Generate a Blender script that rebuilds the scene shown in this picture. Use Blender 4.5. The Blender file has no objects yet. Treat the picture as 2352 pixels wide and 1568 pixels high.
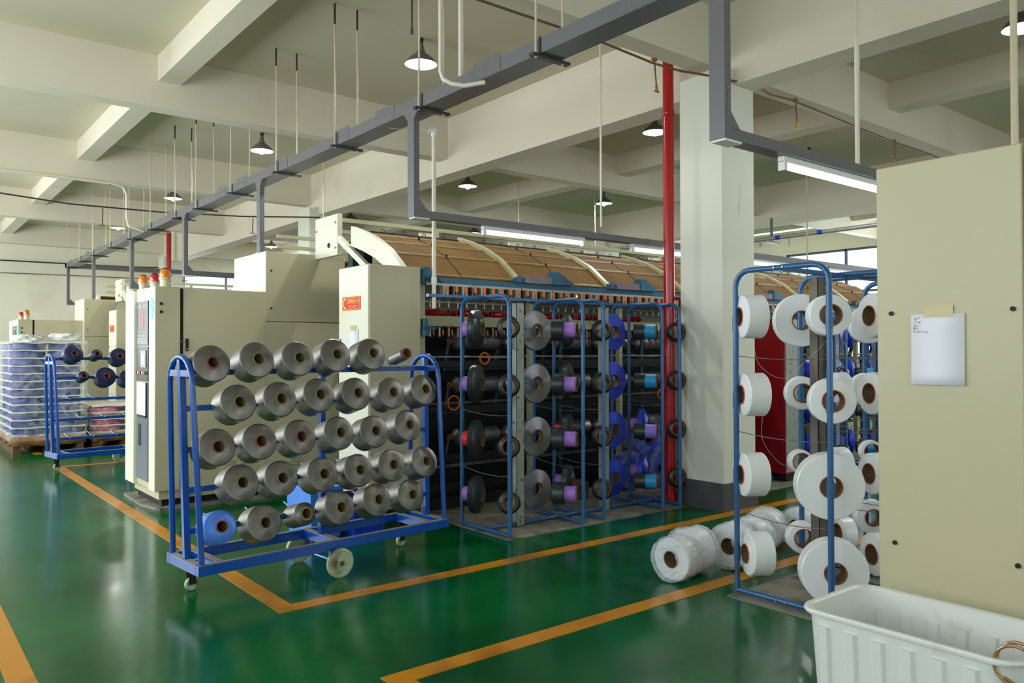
import bpy, math, random
from mathutils import Vector, Matrix, Euler
random.seed(7)
SC = bpy.context.scene
COL = SC.collection
PI = math.pi

# ------------------------------------------------------------------ camera
cam_d = bpy.data.cameras.new('camera'); cam = bpy.data.objects.new('camera', cam_d); COL.objects.link(cam)
yaw, pitch, roll = 0.8954, 0.01274, -0.00265
fw = Vector((math.cos(yaw)*math.cos(pitch), math.sin(yaw)*math.cos(pitch), math.sin(pitch)))
rt = Vector((math.sin(yaw), -math.cos(yaw), 0)); up = rt.cross(fw)
rt2 = rt*math.cos(roll)+up*math.sin(roll); up2 = up*math.cos(roll)-rt*math.sin(roll)
m = Matrix((rt2, up2, -fw)).transposed().to_4x4(); m.translation = (0, 0, 1.55)
cam.matrix_world = m
cam_d.sensor_width = 36; cam_d.lens = 36*1820.5/2352; cam_d.clip_start = .05; cam_d.clip_end = 200
SC.camera = cam

# ------------------------------------------------------------------ world, exposure
w = bpy.data.worlds.new('world'); SC.world = w; w.use_nodes = True
w.node_tree.nodes['Background'].inputs[0].default_value = (.75, .87, 1, 1)
w.node_tree.nodes['Background'].inputs[1].default_value = 1.2
SC.view_settings.view_transform = 'Standard'; SC.view_settings.look = 'None'
SC.view_settings.gamma = 1; SC.view_settings.use_curve_mapping = False
SC.view_settings.exposure = 0.30

def light(name, kind, loc, power, color=(1, 1, 1), rot=(0, 0, 0), size=1, size_y=None, **k):
    d = bpy.data.lights.new(name, kind); d.energy = power; d.color = color
    if kind == 'AREA':
        d.shape = 'RECTANGLE'; d.size = size; d.size_y = size_y or size
    elif kind in ('POINT', 'SPOT'):
        d.shadow_soft_size = size
    for a, b in k.items(): setattr(d, a, b)
    o = bpy.data.objects.new(name, d); o.location = loc; o.rotation_euler = rot; COL.objects.link(o)
    return o
# daylight entering through the windows of the aisle wall, the end wall and the right wall
WIN_L = [(y, y+3.4) for y in (-3.4, 1.4, 6.2, 11.0, 15.8, 20.4)]
for i, (a, b) in enumerate(WIN_L):
    light('window_daylight', 'AREA', (-2.93, (a+b)/2, 2.6), 185 if i > 1 else 60, (.93, .98, 1), (0, -PI/2, 0), 2.6, b-a)
for y in (2.4, 7.2, 12):
    light('window_daylight', 'AREA', (19.9, y, 3.1), 120, (.93, .98, 1), (0, PI/2, 0), 2.4, 3.6)
light('window_daylight', 'AREA', (10.5, 24.7, 2.9), 120, (.95, .99, 1), (-PI/2, 0, 0), 7, 1.6)

for a, b in ((-1.5, 2.6), (4.0, 8.2), (9.4, 13.6)):
    light('window_daylight', 'AREA', ((a+b)/2, -5.9, 2.6), 55, (.96, .99, 1), (PI/2, 0, 0), b-a, 2.6)

# ------------------------------------------------------------------ materials
def lin(c):
    return tuple(((v/255)/12.92 if v/255 <= .04045 else ((v/255+.055)/1.055)**2.4) for v in c)
def M(name, rgb, rough=.5, metal=0, var=0, scale=3, bump=0, bscale=60, aniso=0, emis=0, spec=.5, dirt=None, dscale=2, dlo=.62, dhi=.8, coat=0, dstretch=(1, 1, 1)):
    m = bpy.data.materials.new(name); m.use_nodes = True; nt = m.node_tree; p = nt.nodes['Principled BSDF']
    c = lin(rgb)+(1,)
    p.inputs['Base Color'].default_value = c; p.inputs['Roughness'].default_value = rough
    p.inputs['Metallic'].default_value = metal; p.inputs['Specular IOR Level'].default_value = spec
    if coat: p.inputs['Coat Weight'].default_value = coat; p.inputs['Coat Roughness'].default_value = .08
    if aniso:
        p.inputs['Anisotropic'].default_value = aniso
        t = nt.nodes.new('ShaderNodeTangent'); t.direction_type = 'RADIAL'; t.axis = 'Z'
        nt.links.new(t.outputs[0], p.inputs['Tangent'])
    if emis:
        p.inputs['Emission Color'].default_value = c; p.inputs['Emission Strength'].default_value = emis
    if var or bump or dirt:
        g = nt.nodes.new('ShaderNodeTexCoord')
    if var:
        n = nt.nodes.new('ShaderNodeTexNoise'); n.inputs['Scale'].default_value = scale; n.inputs['Detail'].default_value = 6
        nt.links.new(g.outputs['Object'], n.inputs['Vector'])
        mx = nt.nodes.new('ShaderNodeMix'); mx.data_type = 'RGBA'
        mx.inputs[6].default_value = tuple(v*(1-var) for v in c[:3])+(1,); mx.inputs[7].default_value = tuple(min(1, v*(1+var)) for v in c[:3])+(1,)
        nt.links.new(n.outputs[0], mx.inputs[0]); src = mx.outputs[2]
        nt.links.new(src, p.inputs['Base Color'])
    if dirt:
        mp = nt.nodes.new('ShaderNodeMapping'); mp.inputs['Scale'].default_value = dstretch
        nt.links.new(g.outputs['Object'], mp.inputs[0])
        n2 = nt.nodes.new('ShaderNodeTexNoise'); n2.inputs['Scale'].default_value = dscale; n2.inputs['Detail'].default_value = 10
        nt.links.new(mp.outputs[0], n2.inputs['Vector'])
        r = nt.nodes.new('ShaderNodeMapRange'); r.inputs[1].default_value = dlo; r.inputs[2].default_value = dhi
        nt.links.new(n2.outputs[0], r.inputs[0])
        mx2 = nt.nodes.new('ShaderNodeMix'); mx2.data_type = 'RGBA'
        if var: nt.links.new(src, mx2.inputs[6])
        else: mx2.inputs[6].default_value = c
        mx2.inputs[7].default_value = lin(dirt)+(1,)
        nt.links.new(r.outputs[0], mx2.inputs[0]); nt.links.new(mx2.outputs[2], p.inputs['Base Color'])
    if bump:
        n3 = nt.nodes.new('ShaderNodeTexNoise'); n3.inputs['Scale'].default_value = bscale
        nt.links.new(g.outputs['Object'], n3.inputs['Vector'])
        b = nt.nodes.new('ShaderNodeBump'); b.inputs['Strength'].default_value = bump; b.inputs['Distance'].default_value = .01
        nt.links.new(n3.outputs[0], b.inputs['Height']); nt.links.new(b.outputs[0], p.inputs['Normal'])
    return m
def glass_film(name, tint=(1, 1, 1), trans=.6, rough=.15, sc=14):
    m = bpy.data.materials.new(name); m.use_nodes = True; nt = m.node_tree; nt.nodes.clear()
    o = nt.nodes.new('ShaderNodeOutputMaterial'); a = nt.nodes.new('ShaderNodeMixShader')
    t = nt.nodes.new('ShaderNodeBsdfTransparent'); t.inputs[0].default_value = tint+(1,)
    p = nt.nodes.new('ShaderNodeBsdfPrincipled'); p.inputs['Base Color'].default_value = (.85, .9, .95, 1); p.inputs['Roughness'].default_value = rough
    g = nt.nodes.new('ShaderNodeTexCoord'); n = nt.nodes.new('ShaderNodeTexNoise'); n.inputs['Scale'].default_value = sc; n.inputs['Detail'].default_value = 4
    n.inputs['Distortion'].default_value = 1.5
    b = nt.nodes.new('ShaderNodeBump'); b.inputs['Strength'].default_value = .9; b.inputs['Distance'].default_value = .03
    nt.links.new(g.outputs['Object'], n.inputs['Vector']); nt.links.new(n.outputs[0], b.inputs['Height']); nt.links.new(b.outputs[0], p.inputs['Normal'])
    r = nt.nodes.new('ShaderNodeMapRange'); r.inputs[1].default_value = .35; r.inputs[2].default_value = .7
    r.inputs[3].default_value = 1-trans-.12; r.inputs[4].default_value = 1-trans+.2
    nt.links.new(n.outputs[0], r.inputs[0]); nt.links.new(r.outputs[0], a.inputs[0])
    nt.links.new(t.outputs[0], a.inputs[1]); nt.links.new(p.outputs[0], a.inputs[2]); nt.links.new(a.outputs[0], o.inputs[0])
    return m

PL = dict(
 wall=M('wall_paint', (226, 224, 204), .75, var=.03, scale=1.2, dirt=(196, 184, 158), dscale=.7, dlo=.6, dhi=1.0, bump=.05, bscale=30),
 ceil=M('ceiling_paint', (208, 202, 178), .85, var=.05, scale=.9, dirt=(180, 166, 138), dscale=.6, dlo=.6, dhi=1.0),
 beam=M('beam_paint', (222, 215, 196), .8, var=.04, scale=1.1, dirt=(196, 180, 150), dscale=.8, dlo=.58, dhi=1.0, bump=.05, bscale=25),
 column=M('column_paint', (224, 226, 212), .6, var=.03, scale=2, dirt=(150, 148, 138), dscale=5, dlo=.68, dhi=.85, dstretch=(1, 1, .3)),
 skirt=M('dark_skirting', (82, 84, 88), .35, var=.08),
 concrete=M('concrete', (136, 132, 120), .7, var=.18, scale=3, dirt=(84, 80, 70), dscale=6, dlo=.5, dhi=.7, bump=.2, bscale=50),
 yellow=M('yellow_paint', (206, 136, 8), .3, var=.1, scale=2, dirt=(120, 78, 20), dscale=3, dlo=.52, dhi=.8),
 cream=M('cabinet_cream', (196, 189, 156), .38, var=.025, scale=2, dirt=(178, 162, 120), dscale=1.3, dlo=.6, dhi=1.0, bump=.03, bscale=120),
 creamw=M('cream_pale_lit', (232, 232, 212), .35, var=.02, scale=2),  # paler copy of the cream; window light painted into aisle-facing fronts
 olive=M('machine_beige', (182, 182, 146), .45, var=.04, scale=3, dirt=(150, 136, 96), dscale=3, dlo=.55, dhi=.9),
 black=M('black_gap', (10, 10, 10), .6),
 dark=M('interior_shade_black', (14, 16, 16), .6),  # near-black: shade of the machine interior put into the colour
 darkteal=M('dark_teal_steel', (18, 58, 66), .4, var=.2, scale=6),
 teal=M('blue_painted_steel', (30, 92, 122), .4, var=.15, scale=8, dirt=(70, 62, 52), dscale=6, dlo=.6, dhi=.8),
 creel=M('creel_blue_tube', (48, 98, 150), .3, var=.12, scale=6, dirt=(78, 74, 66), dscale=5, dlo=.6, dhi=.75, metal=.1),
 royal=M('trolley_blue', (0, 76, 166), .28, var=.06, scale=4, dirt=(120, 130, 150), dscale=9, dlo=.7, dhi=.8, coat=.3),
 dust=M('dust_on_steel', (150, 138, 122), .8, var=.15, scale=12),
 ltblue=M('pale_blue_pin', (90, 160, 220), .3),
 galv=M('galvanised_steel', (158, 164, 158), .45, metal=.35, var=.2, scale=14, dirt=(70, 72, 66), dscale=22, dlo=.62, dhi=.68),
 steel=M('bare_steel', (150, 148, 142), .32, metal=.8, var=.15, scale=10),
 rusty=M('weathered_steel_post', (104, 98, 88), .5, metal=.5, var=.3, scale=9, dstretch=(6, 6, .5), dirt=(50, 44, 38), dscale=4, dlo=.5, dhi=.7),
 strip=M('cover_edge_strip', (136, 112, 66), .6, var=.1),
 tray=M('grey_tray_paint', (110, 109, 114), .38, var=.05, scale=5, metal=.15),
 traydark=M('dark_grey_clamp', (46, 52, 52), .4),
 white=M('white_plastic', (232, 234, 232), .3),
 pvc=M('pvc_pipe', (226, 218, 200), .35, var=.04, scale=4),
 rod=M('cream_hanger_rod', (204, 192, 164), .5, var=.1, scale=6),
 rust=M('rusty_rod', (74, 52, 34), .8, var=.3, scale=30),
 red=M('red_pipe_paint', (176, 12, 16), .28, var=.08, scale=5, coat=.3),
 dred=M('red_cabinet_paint', (150, 10, 12), .3, var=.05, coat=.2),
 brown=M('brown_cover_board', (122, 88, 28), .85, var=.12, scale=4, dirt=(86, 60, 26), dscale=2.5, dlo=.5, dhi=.8),
 card=M('cardboard_tube', (118, 92, 64), .8, var=.1, scale=20),
 cardbox=M('cardboard', (150, 108, 62), .8, var=.12, scale=5),
 palletw=M('pallet_wood', (92, 66, 40), .8, var=.2, scale=8),
 orange=M('orange_plastic', (226, 104, 10), .35, var=.1, scale=30),
 paper=M('white_paper', (238, 240, 248), .7),
 tape=M('brown_tape', (206, 190, 140), .3),
 ink=M('pencil_ink', (130, 132, 150), .8),
 blackink=M('print_black', (24, 24, 26), .6),
 slate=M('slate_panel', (98, 106, 120), .35, var=.12, scale=5),
 panel=M('display_panel', (60, 62, 68), .25, var=.25, scale=7),
 printw=M('printed_white', (220, 222, 224), .5),
 signred=M('sign_red', (226, 44, 28), .4), signyel=M('sign_yellow', (250, 226, 110), .4),
 cyan=M('cyan_badge', (90, 208, 240), .35),
 rubber=M('black_rubber', (22, 22, 24), .6),
 wheel=M('pale_green_wheel', (176, 192, 160), .45, var=.1, scale=10, dirt=(120, 100, 76), dscale=9, dlo=.55, dhi=.7),
 bin=M('white_bin_plastic', (222, 226, 222), .35, var=.02, scale=4, dirt=(190, 184, 160), dscale=5, dlo=.62, dhi=.8),
 brass=M('brown_plastic_hoop', (150, 108, 56), .25, var=.2, scale=9, coat=.5),
 foam=M('white_separator_board', (226, 226, 222), .7, var=.05),
 crateb=M('bright_blue_plastic', (70, 140, 236), .4), crated=M('deep_blue_plastic', (16, 56, 200), .4),
 brassp=M('brown_sprinkler_pipe', (104, 76, 48), .5, var=.2, scale=20), brassf=M('brass_fitting', (168, 132, 50), .35, metal=.6),
 wire=M('thin_wire', (120, 116, 110), .4, metal=.4), dwire=M('dark_wire', (54, 50, 50), .5),
 shade=M('lamp_shade_metal', (120, 124, 124), .35, metal=.5), shadein=M('shade_inside_glow', (250, 252, 248), .5, emis=5),  # emission on the shade lining stands in for bulb light and glare
 bulb=M('lamp_bulb_glow', (250, 255, 246), .5, emis=40), tubeglow=M('tube_light_glow', (248, 255, 250), .5, emis=8),
 amber=M('amber_beacon', (236, 130, 14), .15, coat=.6), beacred=M('red_beacon', (206, 20, 46), .15, coat=.6), beacbase=M('beacon_base', (214, 214, 178), .4),
 glow=M('lit_indicator', (255, 190, 40), .4, emis=3),
 winframe=M('window_frame', (92, 100, 108), .4),
 core=M('dark_corduroy', (30, 32, 34), .5),
)
# window panes: clear glass with daylight sky beyond
def glass():
    m = bpy.data.materials.new('window_glass'); m.use_nodes = True; nt = m.node_tree; nt.nodes.clear()
    o = nt.nodes.new('ShaderNodeOutputMaterial'); a = nt.nodes.new('ShaderNodeMixShader'); a.inputs[0].default_value = .08
    t = nt.nodes.new('ShaderNodeBsdfTransparent'); g = nt.nodes.new('ShaderNodeBsdfGlossy'); g.inputs['Roughness'].default_value = .02
    nt.links.new(t.outputs[0], a.inputs[1]); nt.links.new(g.outputs[0], a.inputs[2]); nt.links.new(a.outputs[0], o.inputs[0]); return m
PL['glass'] = glass()
PL['film'] = glass_film('clear_plastic_film', trans=.83, sc=5); PL['film2'] = glass_film('milky_plastic_bag', trans=.62, rough=.2, sc=7)
def yarn(name, rgb, rough=.38, metal=.25, an=.75, var=.05):
    m = M(name, rgb, rough, metal, aniso=an, spec=.6)
    nt = m.node_tree; p = nt.nodes['Principled BSDF']
    g = nt.nodes.new('ShaderNodeTexCoord'); s = nt.nodes.new('ShaderNodeSeparateXYZ'); nt.links.new(g.outputs['Object'], s.inputs[0])
    # winding rings: fine variation with the distance from the spindle axis and along it
    q = nt.nodes.new('ShaderNodeVectorMath'); q.operation = 'MULTIPLY'; q.inputs[1].default_value = (1, 1, 0); nt.links.new(g.outputs['Object'], q.inputs[0])
    l = nt.nodes.new('ShaderNodeVectorMath'); l.operation = 'LENGTH'; nt.links.new(q.outputs[0], l.inputs[0])
    cb = nt.nodes.new('ShaderNodeCombineXYZ'); nt.links.new(l.outputs['Value'], cb.inputs[0]); nt.links.new(s.outputs[2], cb.inputs[1])
    n = nt.nodes.new('ShaderNodeTexNoise'); n.inputs['Scale'].default_value = 90; n.inputs['Detail'].default_value = 3; nt.links.new(cb.outputs[0], n.inputs['Vector'])
    c = lin(rgb); mx = nt.nodes.new('ShaderNodeMix'); mx.data_type = 'RGBA'
    mx.inputs[6].default_value = tuple(v*(1-var*2) for v in c)+(1,); mx.inputs[7].default_value = tuple(min(1, v*(1+var*2)) for v in c)+(1,)
    nt.links.new(n.outputs[0], mx.inputs[0]); nt.links.new(mx.outputs[2], p.inputs['Base Color'])
    b = nt.nodes.new('ShaderNodeBump'); b.inputs['Strength'].default_value = .12; b.inputs['Distance'].default_value = .002
    nt.links.new(n.outputs[0], b.inputs['Height']); nt.links.new(b.outputs[0], p.inputs['Normal'])
    return m
YN = dict(grey=yarn('grey_yarn', (122, 119, 114), .33, .7, .88), slate=yarn('slate_grey_yarn', (148, 148, 152), .3, .8, .9), black=yarn('black_yarn', (60, 68, 70), .28, .7, .85),
          blue=yarn('royal_blue_yarn', (24, 70, 210), .32, .25, .8), sky=yarn('sky_blue_yarn', (84, 140, 240), .35, .2, .7), white=yarn('white_yarn', (242, 246, 248), .3, .0, .6, .02),
          navy=yarn('navy_yarn', (14, 26, 78), .4, .2, .6), cobalt=yarn('cobalt_yarn', (26, 44, 124), .45, .1, .5), pink=yarn('pink_yarn', (214, 22, 74), .45, .1, .5))
SL = dict(purple=M('purple_sleeve', (158, 110, 204), .5), red=M('red_sleeve', (222, 40, 40), .45), cyan=M('cyan_sleeve', (30, 146, 204), .45), pink=M('pink_sleeve', (190, 60, 110), .5),
          green=M('green_rim', (140, 160, 60), .4), redrim=M('red_rim', (206, 36, 40), .4), orange=M('orange_rim', (226, 84, 50), .35), lilac=M('lilac_sleeve', (136, 112, 216), .5))

# green epoxy floor
def floor_mat():
    m = bpy.data.materials.new('green_epoxy_floor'); m.use_nodes = True; nt = m.node_tree; p = nt.nodes['Principled BSDF']
    g = nt.nodes.new('ShaderNodeTexCoord')
    n = nt.nodes.new('ShaderNodeTexNoise'); n.inputs['Scale'].default_value = 1.1; n.inputs['Detail'].default_value = 7; n.inputs['Roughness'].default_value = .6
    nt.links.new(g.outputs['Object'], n.inputs['Vector'])
    r = nt.nodes.new('ShaderNodeValToRGB'); e = r.color_ramp.elements
    e[0].position = .3; e[0].color = lin((0, 70, 28))+(1,); e[1].position = .75; e[1].color = lin((2, 108, 52))+(1,)
    nt.links.new(n.outputs[0], r.inputs[0])
    v = nt.nodes.new('ShaderNodeTexVoronoi'); v.inputs['Scale'].default_value = 2.2; nt.links.new(g.outputs['Object'], v.inputs['Vector'])
    lt = nt.nodes.new('ShaderNodeMath'); lt.operation = 'LESS_THAN'; lt.inputs[1].default_value = .012; nt.links.new(v.outputs['Distance'], lt.inputs[0])
    mx = nt.nodes.new('ShaderNodeMix'); mx.data_type = 'RGBA'; mx.inputs[7].default_value = (.7, .72, .68, 1)
    nt.links.new(lt.outputs[0], mx.inputs[0]); nt.links.new(r.outputs[0], mx.inputs[6]); nt.links.new(mx.outputs[2], p.inputs['Base Color'])
    n2 = nt.nodes.new('ShaderNodeTexNoise'); n2.inputs['Scale'].default_value = 2.3; n2.inputs['Detail'].default_value = 5; nt.links.new(g.outputs['Object'], n2.inputs['Vector'])
    mr = nt.nodes.new('ShaderNodeMapRange'); mr.inputs[3].default_value = .1; mr.inputs[4].default_value = .26; nt.links.new(n2.outputs[0], mr.inputs[0]); nt.links.new(mr.outputs[0], p.inputs['Roughness'])
    n3 = nt.nodes.new('ShaderNodeTexNoise'); n3.inputs['Scale'].default_value = 6; n3.inputs['Detail'].default_value = 3; nt.links.new(g.outputs['Object'], n3.inputs['Vector'])
    b = nt.nodes.new('ShaderNodeBump'); b.inputs['Strength'].default_value = .12; b.inputs['Distance'].default_value = .01; nt.links.new(n3.outputs[0], b.inputs['Height']); nt.links.new(b.outputs[0], p.inputs['Normal'])
    p.inputs['Specular IOR Level'].default_value = .3
    return m
PL['floor'] = floor_mat()

# ------------------------------------------------------------------ mesh helpers
OFF = {}
class MB:
    def __init__(s): s.v = []; s.f = []
    def add(s, vs, fs):
        k = len(s.v); s.v += [Vector(a) for a in vs]; s.f += [tuple(i+k for i in f) for f in fs]; return s
    def box(s, x0, x1, y0, y1, z0, z1):
        return s.add([(x, y, z) for z in (z0, z1) for y in (y0, y1) for x in (x0, x1)],
                     [(0, 2, 3, 1), (4, 5, 7, 6), (0, 1, 5, 4), (2, 6, 7, 3), (0, 4, 6, 2), (1, 3, 7, 5)])
    def bar(s, a, b, w, h, upv=(0, 0, 1)):            # rectangular bar between two points
        a = Vector(a); b = Vector(b); d = (b-a).normalized(); u = Vector(upv)
        if abs(d.dot(u)) > .98: u = Vector((1, 0, 0))
        sd = d.cross(u).normalized()*w/2; uu = sd.cross(d).normalized()*h/2
        vs = [p+sd*i+uu*j for p in (a, b) for i, j in ((-1, -1), (1, -1), (1, 1), (-1, 1))]
        return s.add(vs, [(0, 1, 2, 3), (7, 6, 5, 4), (0, 4, 5, 1), (1, 5, 6, 2), (2, 6, 7, 3), (3, 7, 4, 0)])
    def tube(s, pts, r, n=10, cap=True):
        pts = [Vector(p) for p in pts]; k = len(s.v); N = len(pts); prev = None
        for i, p in enumerate(pts):
            d = (pts[min(i+1, N-1)]-pts[max(i-1, 0)]).normalized()
            if prev is None:
                u = Vector((0, 0, 1)) if abs(d.z) < .9 else Vector((1, 0, 0)); x = d.cross(u).normalized()
            else:
                x = (prev-d*prev.dot(d)).normalized()
            y = d.cross(x); prev = x
            for j in range(n):
                a = 2*PI*j/n; s.v.append(p+x*math.cos(a)*r+y*math.sin(a)*r)
        for i in range(N-1):
            for j in range(n):
                s.f.append((k+i*n+j, k+i*n+(j+1) % n, k+(i+1)*n+(j+1) % n, k+(i+1)*n+j))
        if cap:
            s.f.append(tuple(k+j for j in reversed(range(n)))); s.f.append(tuple(k+(N-1)*n+j for j in range(n)))
        return s
    def ring(s, c, r, t, axis='z', n=24, m=8, arc=1.0, start=0):
        pts = []
        for i in range(n+1):
            a = start+2*PI*arc*i/n; x, y = r*math.cos(a), r*math.sin(a)
            pts.append(Vector(c)+Vector({'z': (x, y, 0), 'y': (x, 0, y), 'x': (0, x, y)}[axis]))
        return s.tube(pts, t, m)
    def lathe(s, prof, n=32, mat=None, closed=True):   # prof: (r, z) loop revolved about local Z
        k = len(s.v); N = len(prof); mat = mat or Matrix()
        for r, z in prof:
            for j in range(n):
                a = 2*PI*j/n; s.v.append(mat @ Vector((r*math.cos(a), r*math.sin(a), z)))
        for i in range(N if closed else N-1):
            i2 = (i+1) % N
            for j in range(n):
                s.f.append((k+i*n+j, k+i*n+(j+1) % n, k+i2*n+(j+1) % n, k+i2*n+j))
        return s
    def prism(s, poly, ext):                          # planar polygon pushed along a vector
        n = len(poly); p = [Vector(a) for a in poly]; e = Vector(ext)
        return s.add(p+[a+e for a in p], [tuple(reversed(range(n))), tuple(range(n, 2*n))]+[(i, (i+1) % n, n+(i+1) % n, n+i) for i in range(n)])
    def build(s, name, mat, parent=None, label=None, bevel=0, angle=38):
        off = Vector(OFF.get(parent.name, (0, 0, 0))) if parent else Vector((0, 0, 0))
        me = bpy.data.meshes.new(name); me.from_pydata([tuple(v-off) for v in s.v], [], s.f); me.validate(); me.update()
        import bmesh
        bm = bmesh.new(); bm.from_mesh(me); bmesh.ops.recalc_face_normals(bm, faces=bm.faces); bm.to_mesh(me); bm.free()
        me.polygons.foreach_set('use_smooth', [True]*len(me.polygons)); me.set_sharp_from_angle(angle=math.radians(angle))
        me.materials.append(mat)
        o = bpy.data.objects.new(name, me); COL.objects.link(o)
        if parent:
            o.parent = parent; OFF[o.name] = tuple(off)
        if label: o['label'] = label
        if bevel:
            b = o.modifiers.new('bevel', 'BEVEL'); b.width = bevel; b.segments = 2; b.limit_method = 'ANGLE'; b.harden_normals = False
        return o
def tag(o, label, cat, group=None, kind=None):
    o['label'] = label; o['category'] = cat
    if group: o['group'] = group
    if kind: o['kind'] = kind
    return o
def thing(name, label, cat, loc=(0, 0, 0), group=None, rz=0, local=False):
    o = bpy.data.objects.new(name, None); COL.objects.link(o); o.location = loc; o.rotation_euler = (0, 0, rz); o.empty_display_size = .1
    OFF[o.name] = (0, 0, 0) if local else tuple(loc)
    return tag(o, label, cat, group)
def struct(o): o['kind'] = 'structure'; return o
def copy_tree(o, parent=None):
    c = o.copy(); COL.objects.link(c); OFF[c.name] = OFF.get(o.name, (0, 0, 0))
    if parent: c.parent = parent
    for ch in list(o.children): copy_tree(ch, c)
    return c
def text_mesh(txt, size, ext=.0006):
    cu = bpy.data.curves.new('lettering', 'FONT'); cu.body = txt; cu.size = size; cu.extrude = ext; cu.align_x = 'CENTER'; cu.align_y = 'CENTER'
    t = bpy.data.objects.new('lettering', cu); COL.objects.link(t); bpy.context.view_layer.update()
    me = bpy.data.meshes.new_from_object(t.evaluated_get(bpy.context.evaluated_depsgraph_get()))
    bpy.data.objects.remove(t); bpy.data.curves.remove(cu); return me
def put_text(txt, size, loc, mat, parent, name='lettering', face='-x', sx=1):
    me = text_mesh(txt, size); me.materials.clear(); me.materials.append(mat)
    R = {'-x': Matrix(((0, 0, -1), (-1, 0, 0), (0, 1, 0))), '-y': Matrix(((1, 0, 0), (0, 0, -1), (0, 1, 0)))}[face].to_4x4()
    off = Vector(OFF.get(parent.name, (0, 0, 0)))
    me.transform(Matrix.Translation(Vector(loc)-off) @ R @ Matrix.Diagonal((sx, 1, 1, 1)))
    o = bpy.data.objects.new(name, me); COL.objects.link(o); o.parent = parent; OFF[o.name] = tuple(off); return o
ORD = ['first', 'second', 'third', 'fourth', 'fifth', 'sixth', 'seventh', 'eighth', 'ninth', 'tenth', 'eleventh', 'twelfth', 'thirteenth', 'fourteenth']

# ------------------------------------------------------------------ room shell
XL, XR, YB, YF, ZC = -3.0, 20.0, -6.0, 24.8, 4.99
fl = struct(MB().box(XL-.2, XR+.2, YB-.2, YF+.2, -.1, 0).build('floor', PL['floor']))
struct(MB().box(XL-.2, XR+.2, YB-.2, YF+.2, ZC, ZC+.12).build('ceiling', PL['ceil']))
def wall(name, axis, pos, t, lo, hi, wins, z0=1.3, z1=3.9):
    mb = MB()
    def b(a, c, za, zb):
        if axis == 'x': mb.box(min(pos, pos+t), max(pos, pos+t), a, c, za, zb)
        else: mb.box(a, c, min(pos, pos+t), max(pos, pos+t), za, zb)
    cur = lo
    for a, c in wins:
        b(cur, a, 0, ZC); b(a, c, 0, z0); b(a, c, z1, ZC); cur = c
    b(cur, hi, 0, ZC)
    struct(mb.build(name, PL['wall']))
nwin = [0]
def window(axis, pos, t, a, c, z0, z1, n, trans=True):
    nwin[0] += 1
    p = pos+t/2
    mb = MB(); f = .05
    def b(u0, u1, za, zb, d=.03):
        if axis == 'x': mb.box(p-d, p+d, u0, u1, za, zb)
        else: mb.box(u0, u1, p-d, p+d, za, zb)
    b(a, c, z0, z0+f); b(a, c, z1-f, z1)
    if trans: b(a, c, z0+(z1-z0)*.62, z0+(z1-z0)*.62+f)
    for i in range(n+1):
        u = a+(c-a-f)*i/n; b(u, u+f, z0, z1)
    o = struct(mb.build('window_%d' % nwin[0], PL['winframe']))
    g = MB()
    if axis == 'x': g.box(p-.004, p+.004, a, c, z0, z1)
    else: g.box(a, c, p-.004, p+.004, z0, z1)
    g.build('pane', PL['glass'], o)
WIN_R = [(0.6, 12.6)]
WIN_F = [(7.2, 13.6)]
wall('wall_left', 'x', XL, -.2, YB, YF, WIN_L)
wall('wall_right', 'x', XR, .2, YB, YF, WIN_R, 1.2, 4.25)
wall('wall_far', 'y', YF, .2, XL-.2, XR+.2, WIN_F, 1.9, 3.95)
WIN_B = [(-1.5, 2.6), (4.0, 8.2), (9.4, 13.6)]
wall('wall_back', 'y', YB, -.2, XL-.2, XR+.2, WIN_B)
for a, c in WIN_B: window('y', YB, -.2, a, c, 1.3, 3.9, 3)
for a, c in WIN_L: window('x', XL, -.2, a, c, 1.3, 3.9, 3)
window('x', XR, .2, .6, 12.6, 1.2, 4.25, 7)
window('y', YF, .2, 7.2, 13.6, 1.9, 3.95, 5)
struct(MB().box(XL-.02, XR, YF-.02, YF, 0, .14).build('baseboard_far', PL['skirt']))
struct(MB().box(XL, XL+.02, YB, YF, 0, .14).build('baseboard_left', PL['skirt']))
struct(MB().box(XR-.02, XR, YB, YF, 0, .14).build('baseboard_right', PL['skirt']))
tr = [0]
def trim(mb, mat, bevel=0):
    tr[0] += 1; return struct(mb.build('trim_%d' % tr[0], mat, bevel=bevel))
YBM = [(-4.62, -4.38), (.13, .37), (4.88, 5.11), (9.69, 9.93), (14.42, 14.66), (19.3, 19.54)]   # joists running along X
for a, b in YBM: trim(MB().box(XL, XR, a, b, 4.39, ZC), PL['beam'])
for a, b, z in ((-1.9, -1.56, 4.17), (2.52, 2.77, 4.69), (6.56, 6.89, 4.17), (10.11, 10.42, 4.65), (14.45, 14.8, 4.17), (18.2, 18.5, 4.65)):
    trim(MB().box(a, b, YB, YF, z, ZC+.01), PL['beam'])
trim(MB().box(XL, XR, YF-.3, YF, 4.45, ZC), PL['beam'])
def column(x0, y0, s=.52, top=4.3, pipe=False):
    c = trim(MB().box(x0, x0+s, y0, y0+s, 0, top), PL['column'], .008)
    b = MB().prism([(x0-.025, y0-.005, 0), (x0-.005, y0-.025, 0), (x0+s+.005, y0-.025, 0), (x0+s+.025, y0-.005, 0), (x0+s+.025, y0+s+.025, 0), (x0-.025, y0+s+.025, 0)], (0, 0, .27)).build('base_band', PL['skirt'], c)
column(6.38, 4.70)
column(6.38, 14.1)
column(14.3, 14.1); column(14.3, 4.7); column(6.38, 23.9, .52); column(14.3, 23.9, .52)
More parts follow.
